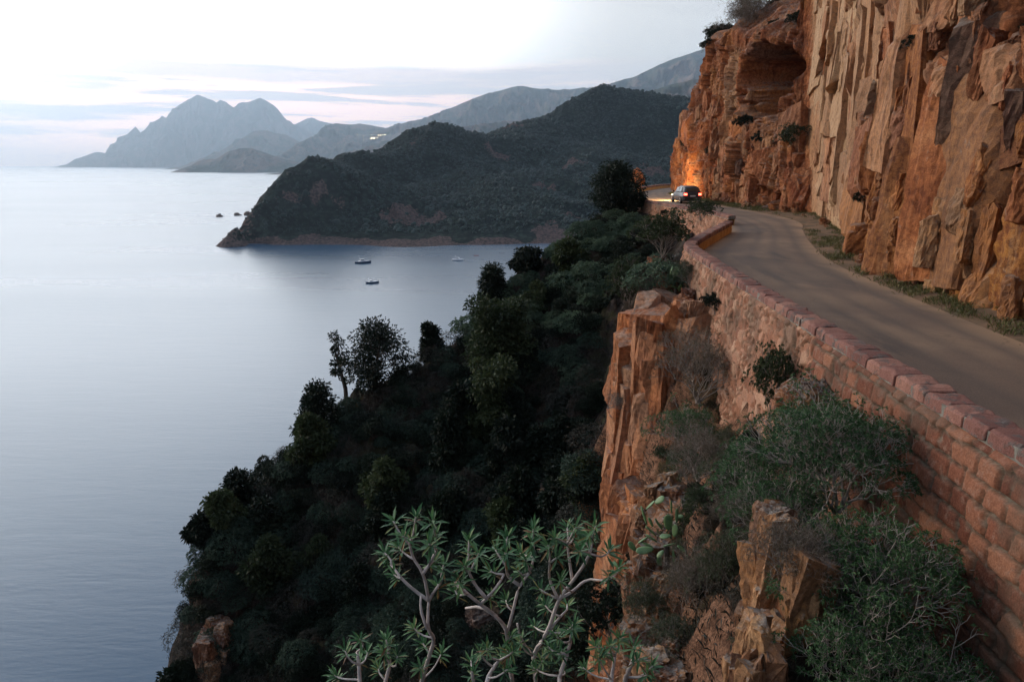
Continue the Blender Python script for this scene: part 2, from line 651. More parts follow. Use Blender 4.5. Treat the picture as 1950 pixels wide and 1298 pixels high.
mountain([(139, 321), (150, 314), (165, 300), (180, 291), (190, 290), (203, 293), (217, 281), (232, 265), (248, 250), (258, 241), (268, 253), (280, 243),
          (290, 234), (303, 226), (308, 221), (316, 225), (330, 212), (350, 194), (366, 187), (380, 182), (392, 188), (405, 191), (412, 196), (420, 190), (432, 197),
          (445, 205), (455, 197), (470, 195), (483, 191), (495, 185), (510, 193), (522, 201), (535, 216), (545, 229), (552, 230), (562, 240), (585, 248), (640, 268), (720, 300), (760, 318)],
         17500, 1100, 11, .8, 1800, 0)
mountain([(375, 321), (400, 304), (430, 285), (455, 268), (480, 252), (497, 247), (520, 252), (548, 258), (580, 275), (640, 300), (680, 318)], 12500, 1500, 23, .6)
mountain([(350, 329), (360, 319), (385, 304), (402, 302), (412, 304), (440, 287), (460, 281), (480, 283), (500, 289), (520, 297), (560, 308), (620, 316), (700, 324)], 7300, 420, 31, .5)
mountain([(520, 250), (560, 237), (578, 229), (595, 225), (612, 231), (632, 236), (660, 240), (720, 262), (800, 300)], 20000, 1500, 41, .5)
mountain([(560, 300), (610, 262), (634, 240), (642, 234), (650, 236), (668, 238), (690, 236), (708, 240), (730, 243), (760, 254), (830, 270), (930, 300)], 11000, 2600, 43, .5)
mountain([(600, 290), (700, 252), (740, 243), (780, 233), (830, 220), (870, 201), (915, 182), (945, 175), (975, 166), (993, 163), (1015, 168), (1060, 172), (1090, 170), (1120, 166), (1160, 178), (1300, 230)], 10500, 2400, 47, .5)
mountain([(560, 332), (600, 322), (640, 302), (675, 286), (700, 278), (745, 267), (790, 258), (850, 256), (930, 280)], 7000, 1500, 53, .4)
mountain([(780, 262), (860, 246), (890, 240), (930, 235), (985, 229), (1020, 231), (1080, 250), (1150, 280)], 6300, 1300, 59, .4)
mountain([(1080, 200), (1150, 164), (1180, 153), (1205, 148), (1232, 135), (1260, 121), (1290, 110), (1320, 100), (1370, 84), (1450, 60), (1560, 70)], 9000, 1800, 61, .4)
mountain([(1160, 215), (1222, 180), (1250, 170), (1275, 162), (1310, 154), (1350, 146), (1420, 150), (1500, 170)], 4600, 1200, 67, .4)

# ================================================================== HEADLAND
ctrl = []
shore = [(436, 464), (470, 465), (520, 466), (575, 466), (640, 466), (700, 467), (740, 470), (800, 470), (860, 467), (940, 466), (1010, 464), (1100, 463), (1200, 463), (1330, 463)]
for a, b in shore:
    p = onz(a, b, SEA)
    ctrl.append(p)
    ctrl.append(p + np.array((0, -60, -18)))
ridge = [(437, 455, 716), (455, 440, 730), (480, 405, 760), (500, 378, 790), (515, 356, 815), (540, 337, 845), (570, 332, 880), (600, 330, 915), (640, 316, 955), (655, 300, 975), (680, 288, 1000),
         (700, 288, 1020), (740, 275, 1060), (775, 256, 1100), (800, 245, 1130), (825, 238, 1150), (850, 242, 1170), (880, 252, 1200), (905, 256, 1230), (950, 247, 1270), (1000, 233, 1310),
         (1050, 214, 1350), (1075, 200, 1380), (1110, 180, 1400), (1135, 170, 1410), (1165, 168, 1420), (1200, 175, 1430), (1240, 190, 1440), (1290, 207, 1450), (1340, 215, 1450), (1420, 225, 1450)]
for a, b, y in ridge:
    p = at(a, b, y)
    ctrl.append(p)
    ctrl.append(np.array((p[0] - 30, p[1] + 190, SEA + (p[2] - SEA) * .15)))
    ctrl.append(np.array((p[0] - 60, p[1] + 420, SEA - 25)))
    if a < 580:
        ctrl.append(np.array((p[0] - 26 - .12 * (p[2] - SEA), p[1] + 8, SEA - 7)))
        ctrl.append(np.array((p[0] - 75, p[1] + 20, SEA - 22)))
for a, b, y in [(620, 420, 790), (560, 400, 790), (720, 400, 810), (700, 340, 960), (800, 420, 800), (850, 380, 860), (800, 330, 1000), (900, 420, 790), (950, 340, 980), (1000, 300, 1120),
                (1050, 380, 880), (1000, 430, 780), (1150, 300, 1120), (1100, 240, 1290), (1200, 380, 920), (1250, 280, 1230), (1300, 330, 1060), (1180, 430, 800), (900, 300, 1090)]:
    ctrl.append(at(a, b, y))
ctrl += [onz(395, 464, SEA) + np.array((0, 0, -9)), onz(340, 460, SEA) + np.array((0, 0, -20)), np.array((-480, 760, SEA - 25)), np.array((-460, 1000, SEA - 30)), np.array((-440, 640, SEA - 25)), np.array((-200, 1400, SEA - 30)), np.array((-420, 1250, SEA - 30)), np.array((-100, 1700, SEA - 30)), np.array((250, 1950, SEA - 30))]
fH = tps(ctrl, .001)
gx = np.arange(-420, 560, 3.0)
gy = np.concatenate([np.arange(620, 1000, 2.6), np.arange(1000, 1900, 4.5)])
GX, GY = np.meshgrid(gx, gy, indexing='ij')
xy = np.stack([GX.ravel(), GY.ravel()], 1)
z = fH(xy)
hh = np.clip(z - SEA, 0, 400)
P3 = np.c_[xy, np.zeros(len(xy))]
n_l = fbm(P3 / 130, 3, 4, .5, True)
n_m = fbm(P3 / np.array((30, 46, 1)), 5, 4, .55, True)
fct, fr = facet(P3 + 14 * np.stack([noise3(P3 / 30, 8), noise3(P3 / 30, 9), 0 * z], 1), (26, 34, 1), 4)
rockm = sstep(fbm(P3 / np.array((95, 95, 1)), 71, 4) - .0012 * hh, 0.08, .34)
rockm = np.maximum(rockm * .85, sstep(hh + 14 * noise3(P3 / 32, 19), 7, 2))
rockm = np.maximum(rockm, sstep(xy[:, 0], -235, -300) * .7)
amp = np.clip(hh / 26, 0, 1)
z = z + amp * (n_l - .42) * 15 + amp * (n_m - .35) * (4 + 9 * rockm) - amp * 3.5 + fct * amp * rockm * 7
scrub = np.abs(noise3(P3 / 6.5, 15)) * 4.2 + np.abs(noise3(P3 / 3.4, 16)) * 2.4
z = z + amp * scrub * (1 - rockm * .8) * 1.2
Vh = np.c_[xy, z]
m, t = new_mat('headland_slope')
oc = t.node('ShaderNodeTexCoord').outputs['Object']
ra = attr(t, 'tint')
nn = t.noise(oc, .06, 6, .65)
nf = t.noise(oc, .35, 5, .7)
green = t.mix(t.ss(nn, .38, .62), (.006, .014, .013), (.02, .032, .028))
green = t.mix(t.ss(nf, .42, .7), green, (.012, .02, .017))
vor = t.node('ShaderNodeTexVoronoi', {'Vector': oc, 'Scale': .16})
green = t.mix(1.0, green, t.mix(t.ss(vor.outputs['Distance'], .1, .7), (1.6, 1.5, 1.35), (.45, .5, .5)), 'MULTIPLY')
rk = t.mix(t.ss(nf, .36, .64), (.028, .022, .022), (.13, .084, .074))
f = t.ss(t.math('ADD', ra, t.math('MULTIPLY', t.math('SUBTRACT', nf, .5), 1.1)), .42, .62)
M_head = finish(m, t, t.mix(f, green, rk), .95, nf, .9, 2.5, .1)
o = link('headland', mesh_np('headland', Vh, [grid_faces(len(gx), len(gy))], True, {'tint': rockm}), [M_head])
tag(o, kind='structure')


def head_z(x, y):
    return float(np.interp(0, [0], [0])) if False else float(z[np.argmin((xy[:, 0] - x) ** 2 + (xy[:, 1] - y) ** 2)])


# scrub and low trees that cover the headland: one mass, nobody could count it
rs = np.random.RandomState(3)
cand = rs.uniform((-330, 690), (430, 1460), (46000, 2))
ix = np.clip(((cand[:, 0] + 420) / 3.0).astype(int), 0, len(gx) - 1)
iy = np.searchsorted(gy, cand[:, 1]).clip(0, len(gy) - 1)
zz = z.reshape(len(gx), len(gy))[ix, iy]
rm = rockm.reshape(len(gx), len(gy))[ix, iy]
patch = noise3(np.c_[cand / 45, 0 * zz], 33)
keep = (zz > SEA + 9) & (rs.rand(len(cand)) > rm * 1.1) & (patch > -.22)
cand, zz = cand[keep], zz[keep]
ico = np.array([(0, 0, 1), (.89, 0, .45), (.28, .85, .45), (-.72, .53, .45), (-.72, -.53, .45), (.28, -.85, .45), (.72, .53, -.45), (-.28, .85, -.45), (-.89, 0, -.45), (-.28, -.85, -.45), (.72, -.53, -.45)])
icf = np.array([(0, 1, 2), (0, 2, 3), (0, 3, 4), (0, 4, 5), (0, 5, 1), (1, 6, 2), (2, 7, 3), (3, 8, 4), (4, 9, 5), (5, 10, 1), (2, 6, 7), (3, 7, 8), (4, 8, 9), (5, 9, 10), (1, 10, 6)])
n = len(cand)
r = rs.gamma(2.6, .42, n).clip(.6, 4.4)
jit = rs.uniform(.7, 1.35, (n, 11, 1))
Vs = np.c_[cand, zz + r * .25][:, None, :] + ico[None] * jit * r[:, None, None] * np.array((1, 1, .85))
Fs = (icf[None] + (np.arange(n) * 11)[:, None, None]).reshape(-1, 3)
o = link('scrub', mesh_np('scrub', Vs.reshape(-1, 3), [Fs], True, {'tint': np.repeat(rs.rand(n), 11)}), [leaf_mat('headland_scrub', (.003, .012, .012), (.014, .036, .032), 0)])
tag(o, 'dark green scrub and low trees covering the headland across the bay', 'scrub', kind='stuff')

# ================================================================== ROAD PLAN
OUT1 = [(4.9, -9), (5.0, -2), (5.1, 6.6), (5.3, 11.5), (5.6, 18), (5.95, 24.2), (6.3, 26.2), (10.6, 35.7)]
OUT2 = [(11.9, 39.5), (11.9, 43.4), (10.9, 52), (9.9, 61), (10.7, 70), (13, 81), (17, 93), (22, 104), (30, 109), (40, 109)]
LEFT = [(4.9, -9), (5.1, 6.6), (5.3, 11.5), (5.6, 18), (6.0, 24.6), (7.2, 28), (10.3, 34.4), (11.8, 39.5), (11.8, 43.4), (10.9, 52), (9.9, 61), (10.7, 70), (13, 81), (17, 93), (22, 104), (30, 109), (40, 109)]
RIGHT = [(9.1, -9), (9.35, 5), (9.65, 13), (10.3, 19), (11.0, 24.6), (12.6, 30), (14.6, 36), (17.0, 42), (17.5, 48), (17.2, 54), (16.9, 60), (16.8, 70), (17.1, 80), (19.4, 88), (24, 96), (31, 100), (40, 100)]
BASE = [(10.0, -9), (10.4, 4), (10.6, 14.8), (11.05, 20.9), (12.05, 25), (14.1, 29.5), (17.2, 38.8), (20.4, 48.0), (19.2, 49.6), (18.6, 52), (18.3, 58), (18.0, 66), (18.2, 79), (18.8, 82), (21.5, 89), (27, 95), (40, 98)]


def pair(L, Rr, n):
    a, _ = path(L, .5)
    b, _ = path(Rr, .5)
    f = lambda P: np.stack([np.interp(np.linspace(0, 1, n), np.linspace(0, 1, len(P)), P[:, k]) for k in (0, 1)], 1)
    return f(a), f(b)


A, B = pair([(x + .1, y) for x, y in LEFT], RIGHT, 500)
nv = 61
tt = np.linspace(0, 1, nv)
V = A[:, None] * (1 - tt)[None, :, None] + B[:, None] * tt[None, :, None]
zr = .05 * np.sin(tt * np.pi)[None, :] + np.zeros((500, 1))
V = np.concatenate([V, zr[:, :, None]], 2)
m, t = new_mat('asphalt')
oc = t.node('ShaderNodeTexCoord').outputs['Object']
n1 = t.noise(oc, .35, 6, .6, .3)
n2 = t.noise(oc, 55, 3, .7)
n3 = t.noise(t.mapping(oc, (1.2, .25, 1)), 1.0, 5, .6)
c = t.mix(t.ss(n1, .35, .68), (.145, .098, .070), (.225, .150, .098))
c = t.mix(t.ss(n3, .55, .75), c, (.10, .072, .056))
c = t.mix(1.0, c, t.mix(t.ss(n2, .3, .7), (.75, .75, .75), (1.2, 1.2, 1.2)), 'MULTIPLY')
trk = attr(t, 'track')
c = t.mix(t.math('MULTIPLY', trk, t.ss(n3, .3, .6, .25, .6)), c, (.085, .066, .054))
pv_ = t.node('ShaderNodeTexVoronoi', {'Vector': t.mapping(t.vmath('ADD', oc, t.vmath('SCALE', t.node('ShaderNodeTexNoise', {'Vector': oc, 'Scale': 1.5, 'Detail': 4.0}).outputs[1], scale=.35)), (.42, .2, 1)), 'Scale': 1.0})
pr_ = t.node('ShaderNodeSeparateXYZ', {0: pv_.outputs['Color']}).outputs[0]
c = t.mix(t.math('MULTIPLY', t.ss(pr_, .78, .79), .38), c, (.075, .06, .052))
edg = attr(t, 'tint')
c = t.mix(t.math('MULTIPLY', edg, t.ss(n1, .3, .6)), c, (.30, .19, .11))
vc = t.node('ShaderNodeTexVoronoi', {'Vector': t.vmath('ADD', oc, t.vmath('SCALE', t.node('ShaderNodeTexNoise', {'Vector': oc, 'Scale': .9}).outputs[1], scale=1.2)), 'Scale': .45}, feature='DISTANCE_TO_EDGE')
ck = t.math('MULTIPLY', t.ss(vc.outputs['Distance'], .012, .003), t.ss(n1, .54, .64))
c = t.mix(t.math('MULTIPLY', ck, .3), c, (.03, .025, .022))
M_road = finish(m, t, c, .8, n2, .35, .02, .25)
ew = np.maximum(sstep(tt, .16, .0), sstep(tt, .86, 1.0))
o = link('road', mesh_np('road', V.reshape(-1, 3), [grid_faces(500, nv)], True, {'tint': np.tile(ew, 500), 'track': np.tile(sum(np.exp(-((tt - q) / .045) ** 2) for q in (.20, .42, .60, .82)), 500)}), [M_road])
tag(o, kind='structure')

# dirt verge between the asphalt and the foot of the cliff
A, B = pair(RIGHT, BASE, 600)
dvec = B - A
dl = np.linalg.norm(dvec, axis=1)[:, None] + 1e-6
B = B + dvec / dl * 2.2
A = A - dvec / dl * .35
nv = 24
tt = np.linspace(0, 1, nv)
V = A[:, None] * (1 - tt)[None, :, None] + B[:, None] * tt[None, :, None]
V = np.concatenate([V, np.zeros((600, nv, 1))], 2).reshape(-1, 3)
bump_ = fbm(V / .9, 21, 4) * .07 + fbm(V / .25, 22, 2) * .025
T = np.tile(tt, 600)
V[:, 2] = -.03 + (.06 + bump_ + .22 * T ** 2) * sstep(T, .02, .25)
m, t = new_mat('verge_soil')
oc = t.node('ShaderNodeTexCoord').outputs['Object']
n1 = t.noise(oc, .8, 6, .65)
n2 = t.noise(oc, 14, 5, .7)
c = t.mix(t.ss(n1, .4, .6), (.20, .12, .075), (.11, .08, .05))
c = t.mix(t.ss(n2, .55, .7), c, (.09, .075, .04))
M_verge = finish(m, t, c, .95, n2, .6, .05, .1)
o = link('verge', mesh_np('verge', V, [grid_faces(600, nv)], True), [M_verge])
tag(o, kind='structure')
VERGE = V.reshape(600, nv, 3)

# ================================================================== CLIFF above the road
Pb, sb = path(BASE, .075, 3)
dens = np.interp(Pb[:, 1], [-9, 8, 30, 50, 85, 98], [3.0, 1.0, 1.0, 1.1, 1.5, 4.0])
keep_i, acc = [0], 0.0
for i in range(1, len(Pb)):
    acc += 1.0 / dens[i]
    if acc >= 1.0:
        keep_i.append(i)
        acc -= 1.0
Pb, sb = Pb[keep_i], sb[keep_i]
Nb, Tb = normals2(Pb)
for _ in range(6):
    Nb = (np.roll(Nb, 1, 0) + Nb + np.roll(Nb, -1, 0)) / 3
    Nb[0], Nb[-1] = Nb[1], Nb[-2]
Nb /= np.linalg.norm(Nb, axis=1)[:, None]        # points left of travel: out over the road
topz = np.interp(Pb[:, 1], [-9, 30, 40, 47.6, 49.4, 56, 63, 72, 79, 84, 98], [27, 27, 26, 25, 12.9, 12.9, 14.0, 14.7, 14.6, 13.0, 12.0])
topz = topz + fbm(np.c_[sb / 2.2, 0 * sb, 0 * sb], 77, 4) * .9
NH = 400
hs = np.r_[np.linspace(-.12, 1, NH - 26) , 1 + np.linspace(.02, 1, 26)]
ns = len(Pb)
Hh = np.where(hs[None] <= 1, hs[None] * topz[:, None], topz[:, None] + (hs[None] - 1) * 11.0)
inl = np.where(hs[None] <= 1, 0, (hs[None] - 1) * 16.0) + np.clip(Hh, 0, 99) * .045
X = Pb[:, 0:1] - Nb[:, 0:1] * inl
Y = Pb[:, 1:2] - Nb[:, 1:2] * inl
Q = np.stack([X, Y, Hh], -1).reshape(-1, 3)
warp = np.stack([fbm(Q / 3.5, 1, 3), fbm(Q / 3.5, 2, 3), fbm(Q / 6, 3, 3)], 1)
Qw = Q + warp * np.array((.45, .45, 1.0))
shear = Qw.copy()
shear[:, 1] += shear[:, 2] * .14
f1, r1 = facet(shear, (3.2, 2.7, 17.0), 101)
f2, r2 = facet(shear, (1.15, 1.0, 4.2), 102)
f3, r3 = facet(Qw, (.44, .40, 1.5), 103)
f4, r4 = facet(Qw, (.24, .22, .34), 104)
ssx = np.repeat(sb, NH)
hhx = Hh.ravel()
yb = np.repeat(Pb[:, 1], NH)
near = sstep(yb, 29.5, 28.0)                     # the fluted near cliff
slab = sstep(yb, 28.5, 30.2) * sstep(yb, 48.6, 47.2)   # pale smooth slab
farp = sstep(yb, 48.5, 50)                       # block with the cave
roof = sstep(hhx - np.repeat(topz, NH), -1.2, .3)
f5, r5 = facet(Qw * np.array((1, 1, .5)), (.62, .55, 2.6), 105)
disp = f1 * (.8 * near + .4 * slab + 1.0 * farp) + f2 * (.55 * near + .12 * slab + .6 * farp) + f3 * (.30 * near + .10 * slab + .30 * farp) + f4 * (.11 - .05 * slab) + f5 * .28 * slab
disp += fbm(Q / np.array((1.6, 1.6, 4.0)), 31, 4) * (.16 * near + .12 * slab + .28 * farp)
# weathered foot: ribs leaning out near the road
foot = sstep(hhx, 3.6, .6)
rib = np.abs(noise3(np.stack([ssx / .55, hhx / 5.0, 0 * ssx], 1), 51))
disp *= 1 - .75 * slab
disp -= .12 * slab
disp += near * (.12 * foot - (.45 + .45 * foot) * rib)
disp = np.where((disp > 0) & (near > .5), disp * .35, disp) - .3 * near


def s_at_px(px):
    """path length where the sight line through photo column px meets the foot of the cliff"""
    u = (px - 975) / F
    ang = Pb[:, 0] / np.maximum(Pb[:, 1], .1)
    tgt = u / CP
    ok = (Pb[:, 1] > 5) & (Pb[:, 1] < 48)
    i = np.where(ok)[0]
    return sb[i[np.argmin(np.abs(ang[i] - tgt))]]


dark = np.zeros(len(Q))
pale = slab * .95 * sstep(fbm(Q / np.array((2.2, 2.2, 7)), 61, 4), -.42, -.05)


def slot(pl, pr, z0, z1, depth, soft=.18):
    global disp
    a, b = sorted((s_at_px(pl), s_at_px(pr)))
    wv = .35 * noise3(np.stack([hhx / 1.7, 0 * hhx, 0 * hhx + 3], 1), 5)
    mask = sstep(ssx + wv, a - soft, a + soft) * sstep(ssx + wv, b + soft, b - soft) * sstep(hhx, z0 - .9, z0 + .4) * sstep(hhx, z1 + .6, z1 - .6)
    disp = disp - depth * mask
    return mask


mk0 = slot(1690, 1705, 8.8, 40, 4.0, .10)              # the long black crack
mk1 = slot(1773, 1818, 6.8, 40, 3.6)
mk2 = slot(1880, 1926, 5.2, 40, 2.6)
slot(1700, 1722, 4.5, 7.5, .7)
slot(1822, 1835, .2, 3.2, .5)
m_ = slot(1770, 1786, 1.2, 3.6, .5)
g1 = slot(1622, 1690, 9.2, 40, .35)
# flat buttress just right of the slab
aa, bb = sorted((s_at_px(1640), s_at_px(1700)))
but = sstep(ssx, aa - .3, aa + .4) * sstep(ssx, bb + .4, bb - .3) * sstep(hhx, 4.6, 5.6)
disp = disp * (1 - .55 * but) + but * .35
pale = np.maximum(pale, but * .28)
# pale panels on the near cliff
for pl, pr_, z0, z1, k in ((1705, 1770, 6.0, 16, .65), (1860, 1880, 3.0, 14, .4), (1812, 1850, 5.5, 18, .25)):
    a, b = sorted((s_at_px(pl), s_at_px(pr_)))
    wv = .5 * fbm(Q / 1.3, 88, 3)
    pale = np.maximum(pale, k * sstep(ssx + wv, a - .3, a + .3) * sstep(ssx + wv, b + .3, b - .3) * sstep(hhx + wv * 2, z0, z0 + 1.5) * sstep(hhx, z1 + 2, z1))
# the cave
ycv, zcv = 54.6, 9.3
dyc = (yb - ycv) / 5.5 + .36 * fbm(np.stack([hhx / 1.8, yb / 3, 0 * yb], 1), 13, 3)
dzc = (hhx - zcv) / 3.35 + .36 * fbm(np.stack([yb / 2, hhx / 2, 0 * yb + 5], 1), 14, 3)
rc = np.sqrt(dyc ** 2 + dzc ** 2 * np.where(dzc < 0, 1.25, 1.0))
cave = sstep(rc, 1.0, .74) * farp
disp -= cave * (7.0 - 2.4 * sstep(dzc, 0, -1))
disp += farp * sstep(rc, 1.35, 1.05) * sstep(rc, .86, 1.02) * .5
# undercut beside the slab and set-back ledges on the far block
und = sstep(np.abs(yb - 52.3) / 2.4 + np.abs(hhx - 1.0) / .75, 1.1, .5)
disp -= und * 1.5
disp -= farp * sstep(hhx, 5.2, 6.2) * .75 * sstep(yb, 66, 60)
disp -= farp * sstep(yb, 66, 69) * sstep(hhx + .12 * (yb - 66), 7.6, 8.6) * 1.3
disp -= farp * sstep(yb, 74, 76) * sstep(hhx, 11.2, 12.4) * .8
disp -= farp * sstep(np.abs(yb - 68.5), 1.6, .4) * sstep(hhx, 3.5, 6) * 1.3      # the gully with shrubs
disp *= (1 - .55 * roof)
disp -= sstep(hhx, .4, -.4) * .2
Nr = np.repeat(Nb, NH, 0)
Vc = Q.copy()
Vc[:, 0] += Nr[:, 0] * disp
Vc[:, 1] += Nr[:, 1] * disp
sh_ = np.interp(yb, [18, 27, 34, 48, 56, 70, 79], [0, .05, .28, .48, .30, .06, 0]) * np.clip(hhx, 0, 18)
Vc[:, 1] += sh_
Vc[:, 0] += sh_ * .10
Vc[:, 2] += roof * fbm(Q / 2.0, 44, 4) * .9 + f3 * .10
dark = np.maximum(dark, .55 * near * sstep(fbm(Q / np.array((1.4, 1.4, 5.5)), 91, 4), .20, .42))
dark = np.maximum(dark, .5 * farp * sstep(fbm(Q / np.array((1.0, 1.0, 3.5)), 92, 4), .26, .42))
dark = np.maximum(dark, np.maximum(np.maximum(.6 * mk1, .45 * mk2), .95 * mk0))  # crack and recesses darkened in colour: their shade painted over dark varnish
ochre = np.clip(near * sstep(hhx, 5.0, 2.0) * .8 + sstep(fbm(Q / 2.6, 93, 3), .22, .4) * .5, 0, 1)
pale = np.maximum(pale, farp * .55 * sstep(yb, 64.5, 62.8) * sstep(yb, 60.3, 61.4) * sstep(hhx, 3.8, 5) * sstep(hhx, 13.5, 12))
pale = np.maximum(pale, farp * .25 * sstep(fbm(Q / np.array((2.4, 2.4, 4)), 94, 3), .05, .35))
tint = np.clip(.5 + .32 * (r1 - .5) + .45 * (r2 - .5) + .25 * (r3 - .5), 0, 1)
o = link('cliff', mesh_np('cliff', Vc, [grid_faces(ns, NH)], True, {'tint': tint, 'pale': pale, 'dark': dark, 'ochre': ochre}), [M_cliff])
tag(o, kind='structure')
CLIFF = Vc.reshape(ns, NH, 3)


def on_cliff(yy, zz):
    """the cliff vertex nearest to road distance yy and height zz"""
    i = int(np.argmin(np.abs(Pb[:, 1] - yy) + 1000 * (sb < 5)))
    j = int(np.argmin(np.abs(CLIFF[i, :, 2] - zz)))
    return CLIFF[i, j].copy(), Nb[i].copy()



class Blocks:
    """many angular fractured blocks of one rock mass, joined into one mesh"""
    def __init__(self, n=8):
        self.n = n
        self.V, self.Fq, self.A = [], [], {'tint': [], 'pale': [], 'dark': [], 'ochre': []}
        self.off = 0
        g = np.linspace(-.5, .5, n + 1)
        gu, gv = np.meshgrid(g, g, indexing='ij')
        h_ = np.full_like(gu, .5)
        fs = []
        self.cube = np.concatenate([np.stack(q, -1).reshape(-1, 3) for q in ((h_, gu, gv), (-h_, gv, gu), (gv, h_, gu), (gu, -h_, gv), (gu, gv, h_), (gv, gu, -h_))])
        self.cf = np.concatenate([grid_faces(n + 1, n + 1, off=k * (n + 1) ** 2) for k in range(6)])

    def add(self, c, size, yaw, seed, tilt=(0, 0), cuts=9, rough=.05, tint=.5, pale=0., dark=0., ochre=0.):
        rs_ = np.random.RandomState(seed)
        U = self.cube.copy()
        # taper the eight corners
        cj = rs_.uniform(-.13, .13, (2, 2, 2, 3))
        w_ = U + .5
        for a_ in (0, 1):
            for b_ in (0, 1):
                for c_ in (0, 1):
                    k_ = (w_[:, 0] if a_ else 1 - w_[:, 0]) * (w_[:, 1] if b_ else 1 - w_[:, 1]) * (w_[:, 2] if c_ else 1 - w_[:, 2])
                    U = U + k_[:, None] * cj[a_, b_, c_]
        Q_ = U * np.array(size)
        m_s = min(size[0], size[1])
        for _ in range(cuts):
            nn_ = rs_.normal(0, 1, 3) * np.array((1, 1, .55))
            nn_ /= np.linalg.norm(nn_)
            ext = np.abs(nn_) @ (np.array(size) / 2)
            d_ = ext * rs_.uniform(.62, .92)
            ov = np.maximum(Q_ @ nn_ - d_, 0)
            Q_ = Q_ - ov[:, None] * nn_
        W_ = Q_ + rs_.uniform(-50, 50, 3)
        q_ = float(np.clip(m_s * .5, .1, .6))
        e1, _r = facet(W_, (q_, q_, q_ * 1.8), seed % 97)
        e2, _r2 = facet(W_, (q_ * .36, q_ * .36, q_ * .55), seed % 89)
        e3 = fbm(W_ / (q_ * .5), seed % 83, 3)
        dirn = Q_ / (np.array(size) ** 2)
        dirn /= np.linalg.norm(dirn, axis=1)[:, None] + 1e-9
        Q_ = Q_ + dirn * ((e1 * 1.7 + e2 * .9 + e3 * .9) * rough)[:, None]
        E = Matrix.Rotation(yaw, 3, 'Z') @ Matrix.Rotation(tilt[0], 3, 'X') @ Matrix.Rotation(tilt[1], 3, 'Y')
        Q_ = Q_ @ np.array(E).T + np.array(c)
        self.V.append(Q_)
        self.Fq.append(self.cf + self.off)
        self.off += len(Q_)
        n_ = len(Q_)
        for k_, v_ in (('tint', np.clip(tint + .25 * (_r - .5), 0, 1)), ('pale', pale), ('dark', dark), ('ochre', ochre)):
            self.A[k_].append(np.broadcast_to(v_, n_))

    def mesh(self, name):
        return mesh_np(name, np.concatenate(self.V), self.Fq, False, {k: np.concatenate(v) for k, v in self.A.items()})


bk = Blocks(11)
rb = np.random.RandomState(12)
S_ = lambda yy: float(np.interp(yy, Pb[Pb[:, 1] < 48, 1], sb[Pb[:, 1] < 48]))
scr = [(s_at_px(a_), s_at_px(b_), z0_, z1_) for a_, b_, z0_, z1_ in ((1688, 1706, 8.8, 40), (1774, 1818, 6.6, 40), (1880, 1926, 5.0, 40))]


def base_at(s_, h_):
    i_ = int(np.argmin(np.abs(sb - s_)))
    n_ = Nb[i_]
    p_ = Pb[i_] - n_ * (.045 * h_)
    sh_ = float(np.interp(Pb[i_, 1], [18, 27, 34, 48, 56, 70, 79], [0, .05, .28, .48, .30, .06, 0])) * min(max(h_, 0), 18)
    return np.array((p_[0] + sh_ * .10, p_[1] + sh_, h_)), n_, Pb[i_, 1], float(topz[i_])


def strew(count, y0, y1, h0, h1, ws, hz, dp, prot, yawj, seed0, zone, rough=.05, tiltj=.05, cuts=9):
    s0, s1 = (float(np.interp(v_, Pb[:, 1][sb < 1e9], sb)) if False else float(sb[np.argmin(np.abs(Pb[:, 1] - v_) + 50 * ((sb < 3)))]) for v_ in (y0, y1))
    for k_ in range(count):
        s_ = rb.uniform(s0, s1)
        h_ = rb.uniform(h0, h1)
        sx, sz, sy = rb.uniform(*ws), rb.uniform(*hz), rb.uniform(*dp)
        p_, n_, yy_, tz_ = base_at(s_, h_)
        if h_ + sz * .45 > tz_ - .1:
            continue
        if zone == 'near' and any(min(a_, b_) - sx * .52 < s_ < max(a_, b_) + sx * .52 and h_ + sz * .4 > z0_ for a_, b_, z0_, z1_ in scr):
            continue
        if zone == 'far':
            r_ = math.hypot((yy_ - ycv) / 5.5, (h_ - zcv) / 3.35)
            if r_ < 1.0 + .38 * max(sx / 5.5, sz / 3.35):
                continue
            if abs(yy_ - 52.3) < 2.2 and h_ < 1.8:
                continue
            if abs(yy_ - 68.5) < 1.0 and h_ > 3.5:
                continue
        yaw = math.atan2(n_[1], n_[0]) + math.pi / 2 + rb.normal(0, yawj)
        off_ = rb.uniform(*prot)
        if zone == 'far':
            off_ -= .75 * (h_ > 6) * (yy_ < 66) + 1.2 * (yy_ > 67) * (h_ > 8.2) + .5 * (yy_ > 75) * (h_ > 11.5)
        c_ = p_ + np.array((n_[0], n_[1], 0)) * (off_ - sy * .5)
        big_ = noise3(np.array([[s_ / 3.0, h_ / 6.0, 3.3]]), 4)[0]
        pale_ = {'near': np.clip(.24 + 1.6 * big_ + rb.normal(0, .22), 0, .95), 'slab': np.clip(.62 + .9 * big_ + rb.normal(0, .16), .15, 1), 'far': np.clip(.05 + 1.0 * big_ + rb.normal(0, .15), 0, .6)}[zone]
        dark_ = np.clip(rb.normal(-.16, .40), 0, .75) if zone != 'slab' else max(0, rb.normal(-.3, .2))
        och = np.clip((4.5 - h_) / 3 + rb.normal(0, .35), 0, .5) if zone == 'near' else max(0, rb.normal(-.1, .2))
        bk.add(c_, (sx, sy, sz), yaw, seed0 + k_, (rb.normal(0, tiltj), rb.normal(0, tiltj)), cuts, rough, np.clip(rb.normal(.5, .22), 0, 1), pale_, dark_, och)


